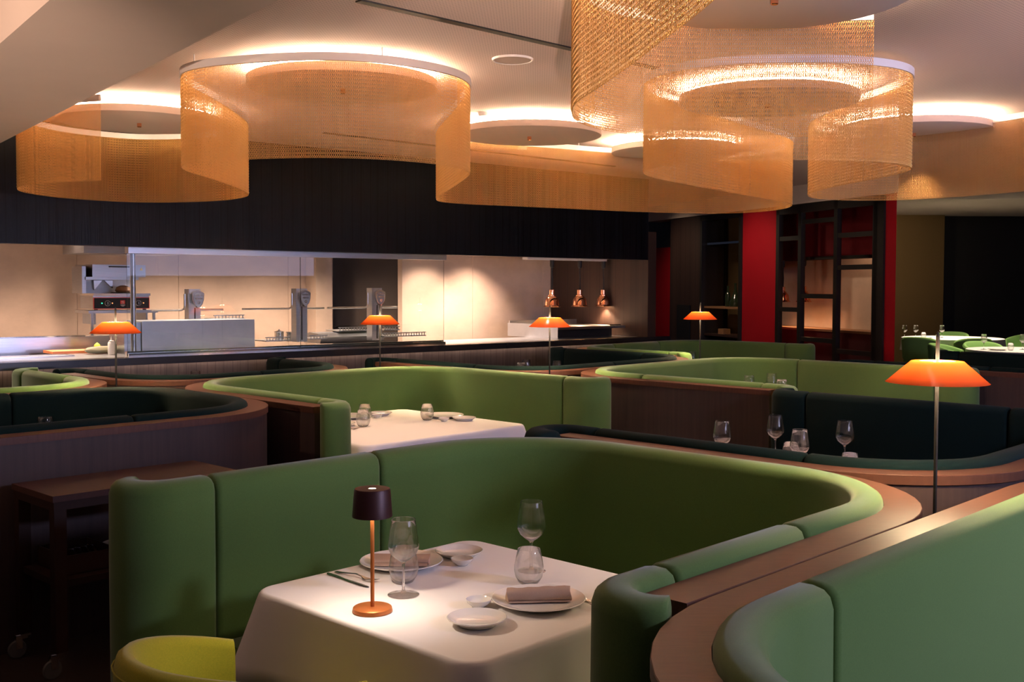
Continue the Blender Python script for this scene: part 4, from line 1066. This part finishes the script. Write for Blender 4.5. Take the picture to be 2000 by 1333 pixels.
# ------------------------------------------------------------------ ceiling lights (floating discs with hidden light ring)
def disc_light():
    t = thing('ceiling_disc_light', '', 'ceiling light', group='floating ceiling discs')
    obj('disc', M().lathe([(0, 3.0), (.592, 3.0), (.6, 3.004), (.6, 3.052), (.594, 3.056), (0, 3.056)], 80), disc_m, t, local=True, angle=30)
    obj('led_ring', M().lathe([(.535, 3.060), (.560, 3.060), (.560, 3.074), (.535, 3.074), (.535, 3.060)], 80), led, t, local=True)
    obj('canopy', M().lathe([(0, 3.056), (.40, 3.056), (.40, CEIL-.001), (0, CEIL-.001)], 48), white_p, t, local=True)
    obj('spotlight', M().lathe([(0, 2.970), (.014, 2.970), (.017, 2.973), (.017, 3.001), (0, 3.001)], 20), copper, t, local=True)
    return t
KDc = Kit(disc_light())
DISCS = [((-2.89, 8.36), 'ceiling disc at the left, inside the left chain curtain'), ((-1.08, 6.88), 'ceiling disc inside the left round chain curtain'), ((.14, 9.03), 'ceiling disc in the middle, uncovered, left of the big curtains'),
         ((1.53, 10.13), 'ceiling disc in the middle, half hidden behind the right chain curtain'), ((1.74, 7.38), 'ceiling disc inside the right round chain curtain'), ((3.25, 8.75), 'ceiling disc at the right, partly behind the round chain curtain'), ((1.13, 4.69), 'largest ceiling disc, cut by the top edge')]
for i, (p, lab) in enumerate(DISCS):
    KDc.put((p[0], p[1], 0), 0, lab)
    light('disc_spot', 'SPOT', (p[0], p[1], 2.965), [130, 130, 110, 110, 130, 100, 45][i], (1, .68, .48), .02, spot=math.radians(68), blend=.7)

# ------------------------------------------------------------------ chain curtains
ZC0, ZC1 = 2.47, 3.03
def smooth_path(pts, step):
    """Catmull-Rom through plan points, resampled evenly"""
    P = [Vector(p) for p in pts]; out = []
    P = [P[0]*2-P[1]]+P+[P[-1]*2-P[-2]]
    for i in range(1, len(P)-2):
        a, b, c, d = P[i-1], P[i], P[i+1], P[i+2]
        for k in range(24):
            t = k/24
            out.append(.5*((2*b)+(c-a)*t+(2*a-5*b+4*c-d)*t*t+(3*b-a-3*c+d)*t**3))
    out.append(P[-2])
    res = [out[0]]; acc = 0
    for a, b in zip(out[:-1], out[1:]):
        L = (b-a).length
        while acc+L >= step:
            t = (step-acc)/L; a = a+(b-a)*t; res.append(a.copy()); L = (b-a).length; acc = 0
        acc += L
    return res
def relax(pts, n):
    P = [Vector(p) for p in pts]
    for _ in range(n):
        P = [P[0]]+[(P[i-1]+P[i]*2+P[i+1])/4 for i in range(1, len(P)-1)]+[P[-1]]
    return P
def chain_group():
    g = bpy.data.node_groups.new('hanging_chains', 'GeometryNodeTree')
    g.interface.new_socket('Geometry', in_out='INPUT', socket_type='NodeSocketGeometry')
    g.interface.new_socket('Geometry', in_out='OUTPUT', socket_type='NodeSocketGeometry')
    N = g.nodes; Lk = g.links
    gi = N.new('NodeGroupInput'); go = N.new('NodeGroupOutput')
    cc = N.new('GeometryNodeCurvePrimitiveCircle'); cc.inputs['Resolution'].default_value = 10; cc.inputs['Radius'].default_value = 1
    tr = N.new('GeometryNodeTransform'); tr.inputs['Rotation'].default_value = (PI/2, 0, 0); tr.inputs['Scale'].default_value = (.0040, .0066, 1)
    # scale is applied before the rotation, so y becomes z
    pc = N.new('GeometryNodeCurvePrimitiveCircle'); pc.inputs['Resolution'].default_value = 4; pc.inputs['Radius'].default_value = .00125
    cm = N.new('GeometryNodeCurveToMesh')
    Lk.new(cc.outputs['Curve'], tr.inputs['Geometry']); Lk.new(tr.outputs[0], cm.inputs['Curve']); Lk.new(pc.outputs['Curve'], cm.inputs['Profile Curve'])
    pitch = .0108; n = int((ZC1-ZC0)/pitch)
    ml = N.new('GeometryNodeMeshLine'); ml.mode = 'OFFSET'; ml.inputs['Count'].default_value = n
    ml.inputs['Start Location'].default_value = (0, 0, -.006); ml.inputs['Offset'].default_value = (0, 0, -pitch)
    ix = N.new('GeometryNodeInputIndex'); mo = N.new('ShaderNodeMath'); mo.operation = 'MODULO'; mo.inputs[1].default_value = 2
    mu = N.new('ShaderNodeMath'); mu.operation = 'MULTIPLY'; mu.inputs[1].default_value = PI/2
    cb = N.new('ShaderNodeCombineXYZ'); Lk.new(ix.outputs[0], mo.inputs[0]); Lk.new(mo.outputs[0], mu.inputs[0]); Lk.new(mu.outputs[0], cb.inputs['Z'])
    i1 = N.new('GeometryNodeInstanceOnPoints'); Lk.new(ml.outputs[0], i1.inputs['Points']); Lk.new(cm.outputs[0], i1.inputs['Instance']); Lk.new(cb.outputs[0], i1.inputs['Rotation'])
    re = N.new('GeometryNodeRealizeInstances'); Lk.new(i1.outputs[0], re.inputs[0])
    sm = N.new('GeometryNodeSetMaterial'); sm.inputs['Material'].default_value = gold; Lk.new(re.outputs[0], sm.inputs[0])
    na = N.new('GeometryNodeInputNamedAttribute'); na.data_type = 'FLOAT'; na.inputs['Name'].default_value = 'turn'
    cb2 = N.new('ShaderNodeCombineXYZ'); Lk.new(na.outputs['Attribute'], cb2.inputs['Z'])
    i2 = N.new('GeometryNodeInstanceOnPoints'); Lk.new(gi.outputs[0], i2.inputs['Points']); Lk.new(sm.outputs[0], i2.inputs['Instance']); Lk.new(cb2.outputs[0], i2.inputs['Rotation'])
    Lk.new(i2.outputs[0], go.inputs[0])
    return g
CG = chain_group()
def curtain(px_pts, label, blabel, relax_n=2):
    pts = [W(a, b, ZC0) for a, b in px_pts]
    fine = smooth_path(pts, .05); fine = relax(fine, relax_n*4)
    path = smooth_path([tuple(p) for p in fine], .0108)
    me = bpy.data.meshes.new('chain_curtain'); vs = []; tn = []
    for i, p in enumerate(path):
        q = path[min(i+1, len(path)-1)]-path[max(i-1, 0)]
        vs.append((p.x, p.y, ZC1)); tn.append(math.atan2(q.y, q.x)+random.uniform(-.35, .35))
    me.from_pydata(vs, [], []); at_ = me.attributes.new('turn', 'FLOAT', 'POINT')
    for i, v in enumerate(tn): at_.data[i].value = v
    me.materials.append(gold)
    o = bpy.data.objects.new('chain_curtain', me); COL.objects.link(o)
    md = o.modifiers.new('chains', 'NODES'); md.node_group = CG
    tag(o, label, 'chain curtain', 'gold chain curtains', 'stuff')
    # track band
    m = M(); rings = []
    bp_ = path[::4]
    if (bp_[-1]-path[-1]).length > .01: bp_ = bp_+[path[-1]]
    for i, p in enumerate(bp_):
        q = bp_[min(i+1, len(bp_)-1)]-bp_[max(i-1, 0)]; q.normalize(); n = Vector((-q.y, q.x))*.010
        rings.append([(p.x-n.x, p.y-n.y, ZC1), (p.x+n.x, p.y+n.y, ZC1), (p.x+n.x, p.y+n.y, ZC1+.045), (p.x-n.x, p.y-n.y, ZC1+.045)])
    m.loft(rings)
    t = thing('curtain_track', blabel, 'track', (bp_[0].x, bp_[0].y, ZC1))
    obj('track', m, white_p, t, angle=50)
    for p in bp_[12::28]:
        obj('hanger', M().tube([(p.x, p.y, ZC1+.044), (p.x, p.y, CEIL)], .004, 6), white_p, t)
S1 = [(197, 355), (120, 358), (70, 361), (42, 365), (33, 370), (42, 377), (90, 385), (150, 391), (260, 397), (350, 397), (430, 394), (470, 389), (486, 384), (480, 377), (460, 368), (430, 357), (395, 346), (370, 339), (355, 332), (354, 326), (375, 321), (420, 317), (486, 314), (560, 311.5), (650, 311), (750, 314.5), (830, 321), (890, 329), (915, 337), (918, 343), (905, 354), (880, 371), (860, 383), (852, 390), (858, 396), (900, 400), (1000, 404.5), (1100, 409), (1257, 416), (1400, 419), (1480, 416), (1530, 410), (1548, 403), (1538, 398), (1500, 391), (1400, 374), (1330, 361), (1280, 351), (1257, 343), (1258, 336), (1290, 328), (1350, 321), (1450, 316), (1550, 315), (1650, 316), (1730, 320), (1770, 325), (1782, 331), (1772, 338), (1720, 350), (1650, 363), (1600, 374), (1578, 382), (1582, 388), (1610, 392), (1670, 394), (1753, 393), (1850, 388), (2000, 376), (2120, 362)]
curtain(S1, 'long winding gold chain curtain across the middle of the ceiling', 'thin pale track of the long winding chain curtain')
S2 = [(1702, 269), (1620, 270), (1500, 271), (1400, 271), (1300, 270), (1230, 266), (1170, 256), (1130, 243), (1117, 228), (1124, 205), (1167, 177), (1239, 127), (1286, 90), (1332, 57), (1383, 16), (1450, -40)]
pts2 = S2
curtain(S2, 'nearest gold chain curtain, cut by the top edge right of centre', 'thin pale track of the nearest chain curtain', 1)

# small ceiling devices
x, y = W(1001, 115, CEIL)
t = thing('ceiling_speaker', 'round flush ceiling loudspeaker with a pale grille', 'speaker', (x, y, CEIL-.012))
obj('rim', M().lathe([(.115, 0), (.122, 0), (.125, .012), (.112, .012), (.112, .003), (.115, 0)], 48), white_p, t, local=True)
obj('grille', M().lathe([(0, .002), (.112, .003), (.112, .011), (0, .011)], 48), plaster, t, local=True)
for px, py, lab in ((946, 225, 'small flat round detector on the ceiling above the middle disc'), (1020, 291, 'small ceiling detector behind the chain curtain below the middle disc')):
    x, y = W(px, py, CEIL-.02); o = obj('ceiling_detector', M().lathe([(0, 0), (.04, 0), (.05, .012), (.052, .03), (0, .03)], 32), white_p); o.location = (x, y, CEIL-.031); tag(o, lab, 'detector', 'ceiling detectors')

# ------------------------------------------------------------------ outer walls, window
struct('wall_left', M().prism([(-9, -5), (-8.85, -5), (-8.85, 12), (-9, 12)], 0, CEIL), plaster)
struct('wall_behind', M().prism([(-9, -5), (12, -5), (12, -4.85), (-9, -4.85)], 0, CEIL), plaster)
wx = 9.0; WY0, WY1, WZ0, WZ1 = 1.3, 6.7, 1.9, 3.0; wc = (WY0+WY1)/2; VY0, VY1, VZ0, VZ1 = -4.3, .5, .8, 2.9
struct('wall_right', M().prism([(wx, -4.8), (wx+.15, -4.8), (wx+.15, VY0), (wx, VY0)], 0, CEIL).prism([(wx, VY0), (wx+.15, VY0), (wx+.15, VY1), (wx, VY1)], 0, VZ0).prism([(wx, VY0), (wx+.15, VY0), (wx+.15, VY1), (wx, VY1)], VZ1, CEIL).prism([(wx, VY1), (wx+.15, VY1), (wx+.15, WY0), (wx, WY0)], 0, CEIL).prism([(wx, WY1), (wx+.15, WY1), (wx+.15, 12.5), (wx, 12.5)], 0, CEIL).prism([(wx, WY0), (wx+.15, WY0), (wx+.15, WY1), (wx, WY1)], 0, WZ0).prism([(wx, WY0), (wx+.15, WY0), (wx+.15, WY1), (wx, WY1)], WZ1, CEIL), plaster)
m = M()
for yy in (WY0+.03, WY0+1.8, WY1-1.8, WY1-.03): m.box((wx+.07, yy, (WZ0+WZ1)/2), (.06, .06, WZ1-WZ0))
m.box((wx+.07, wc, WZ0+.03), (.06, WY1-WY0, .06)).box((wx+.07, wc, WZ1-.03), (.06, WY1-WY0, .06))
struct('window_1', m, black_m)
m = M()
for yy in (VY0+.03, VY0+1.6, VY1-1.6, VY1-.03): m.box((wx+.07, yy, (VZ0+VZ1)/2), (.06, .06, VZ1-VZ0))
m.box((wx+.07, (VY0+VY1)/2, VZ0+.03), (.06, VY1-VY0, .06)).box((wx+.07, (VY0+VY1)/2, VZ1-.03), (.06, VY1-VY0, .06))
struct('window_added', m, black_m)  # unseen extra window, added for its cool light

# ------------------------------------------------------------------ lights
light('daylight_window', 'AREA', (wx-.05, wc, (WZ0+WZ1)/2), 28, (.52, .58, 1.0), WZ1-WZ0-.1, rot=(0, PI/2, 0), sy=WY1-WY0)
light('added_window_light', 'AREA', (wx-.05, (VY0+VY1)/2, (VZ0+VZ1)/2), 230, (.62, .66, 1.0), VZ1-VZ0-.1, rot=(0, PI/2, 0), sy=VY1-VY0)  # light of the added window, lifts the pads and cloth flanks
def aimed(name, loc, target, power, color, size, ang, blend=.9):
    d = Vector(target)-Vector(loc)
    o = light(name, 'SPOT', loc, power, color, size, spot=math.radians(ang), blend=blend)
    o.rotation_euler = d.to_track_quat('-Z', 'Y').to_euler(); return o
# added uplights behind the camera, put in to brighten the ceiling
for x, p, c in ((-2.6, 1700, (1, .69, .53)), (.2, 1150, (1, .67, .53)), (3.4, 1500, (1, .66, .62))):
    aimed('added_uplight', (x, -1.2, .9), (x, 3.8, 2.95), p, c, .03, 27)
aimed('added_uplight', (-4.5, .5, 1.3), (-2.4, 5.0, 3.0), 380, (1, .68, .50), .03, 60)  # one more added uplight, for the left bulkhead
aimed('added_cool_uplight', (8.6, -1.8, 1.5), (4.5, 4.0, 3.2), 520, (.62, .58, 1.0), .04, 70)  # added cool spot, stands in for daylight on the right of the ceiling
for s_ in (-1.6, -.2, 1.4, 2.9, 4.2):
    x, y = K(s_, 2.4); light('kitchen_light', 'SPOT', (x, y, 2.43), 430, (1, .72, .55), .10, spot=math.radians(140), blend=.9)
for s_ in (5.55, 6.25):
    x, y = K(s_, 1.35); light('kitchen_light', 'SPOT', (x, y, 2.43), 290, (1, .72, .56), .04, spot=math.radians(105), blend=.9)
for s_ in (-.4, .8, 2.2, 3.6, 5.0):
    x, y = K(s_, .9); light('kitchen_light', 'SPOT', (x, y, 2.43), 190, (1, .78, .62), .05, spot=math.radians(120), blend=.9)
x, y = RW(rs(1600), .75); light('niche_light', 'SPOT', (x, y, ZB-.1), 26, (1, .62, .38), .05, spot=math.radians(120), blend=.8)
light('far_room_light', 'SPOT', (8.6, 21.0, 3.35), 650, (1, .82, .62), .1, spot=math.radians(80), blend=.8)
light('far_room_light', 'SPOT', (8.3, 17.5, 3.35), 420, (1, .82, .62), .1, spot=math.radians(80), blend=.8)
aimed('far_wall_washer', (6.6, 21.5, 3.2), (6.6, 24.5, 2.2), 160, (1, .8, .5), .1, 130)
# added spots that brighten the red and walnut parts of the rear wall
for px_, pw_ in ((1335, 45), (1480, 60), (1620, 22)):
    x, y = RW(rs(px_), -1.3); aimed('added_wall_spot', (x, y, 3.05), (*RW(rs(px_), 0), 1.6), pw_, (1, .74, .52), .06, 95)
o = light('added_cool_lamp', 'AREA', (4.7, 1.4, 3.02), 150, (.60, .62, 1.0), .5)  # added lamp beyond the frame, gives the lilac light from the right
o.rotation_euler = (Vector((-.4, 7.0, .7))-Vector((4.7, 1.4, 3.02))).to_track_quat('-Z', 'Y').to_euler()
w = bpy.data.worlds.new('world'); bpy.context.scene.world = w; w.use_nodes = True
w.node_tree.nodes['Background'].inputs['Color'].default_value = (.5, .6, 1, 1); w.node_tree.nodes['Background'].inputs['Strength'].default_value = .02

sc = bpy.context.scene
sc.view_settings.view_transform = 'Standard'; sc.view_settings.look = 'None'; sc.view_settings.gamma = 1
sc.view_settings.exposure = 0.28
try: sc.view_settings.use_curve_mapping = False
except Exception: pass
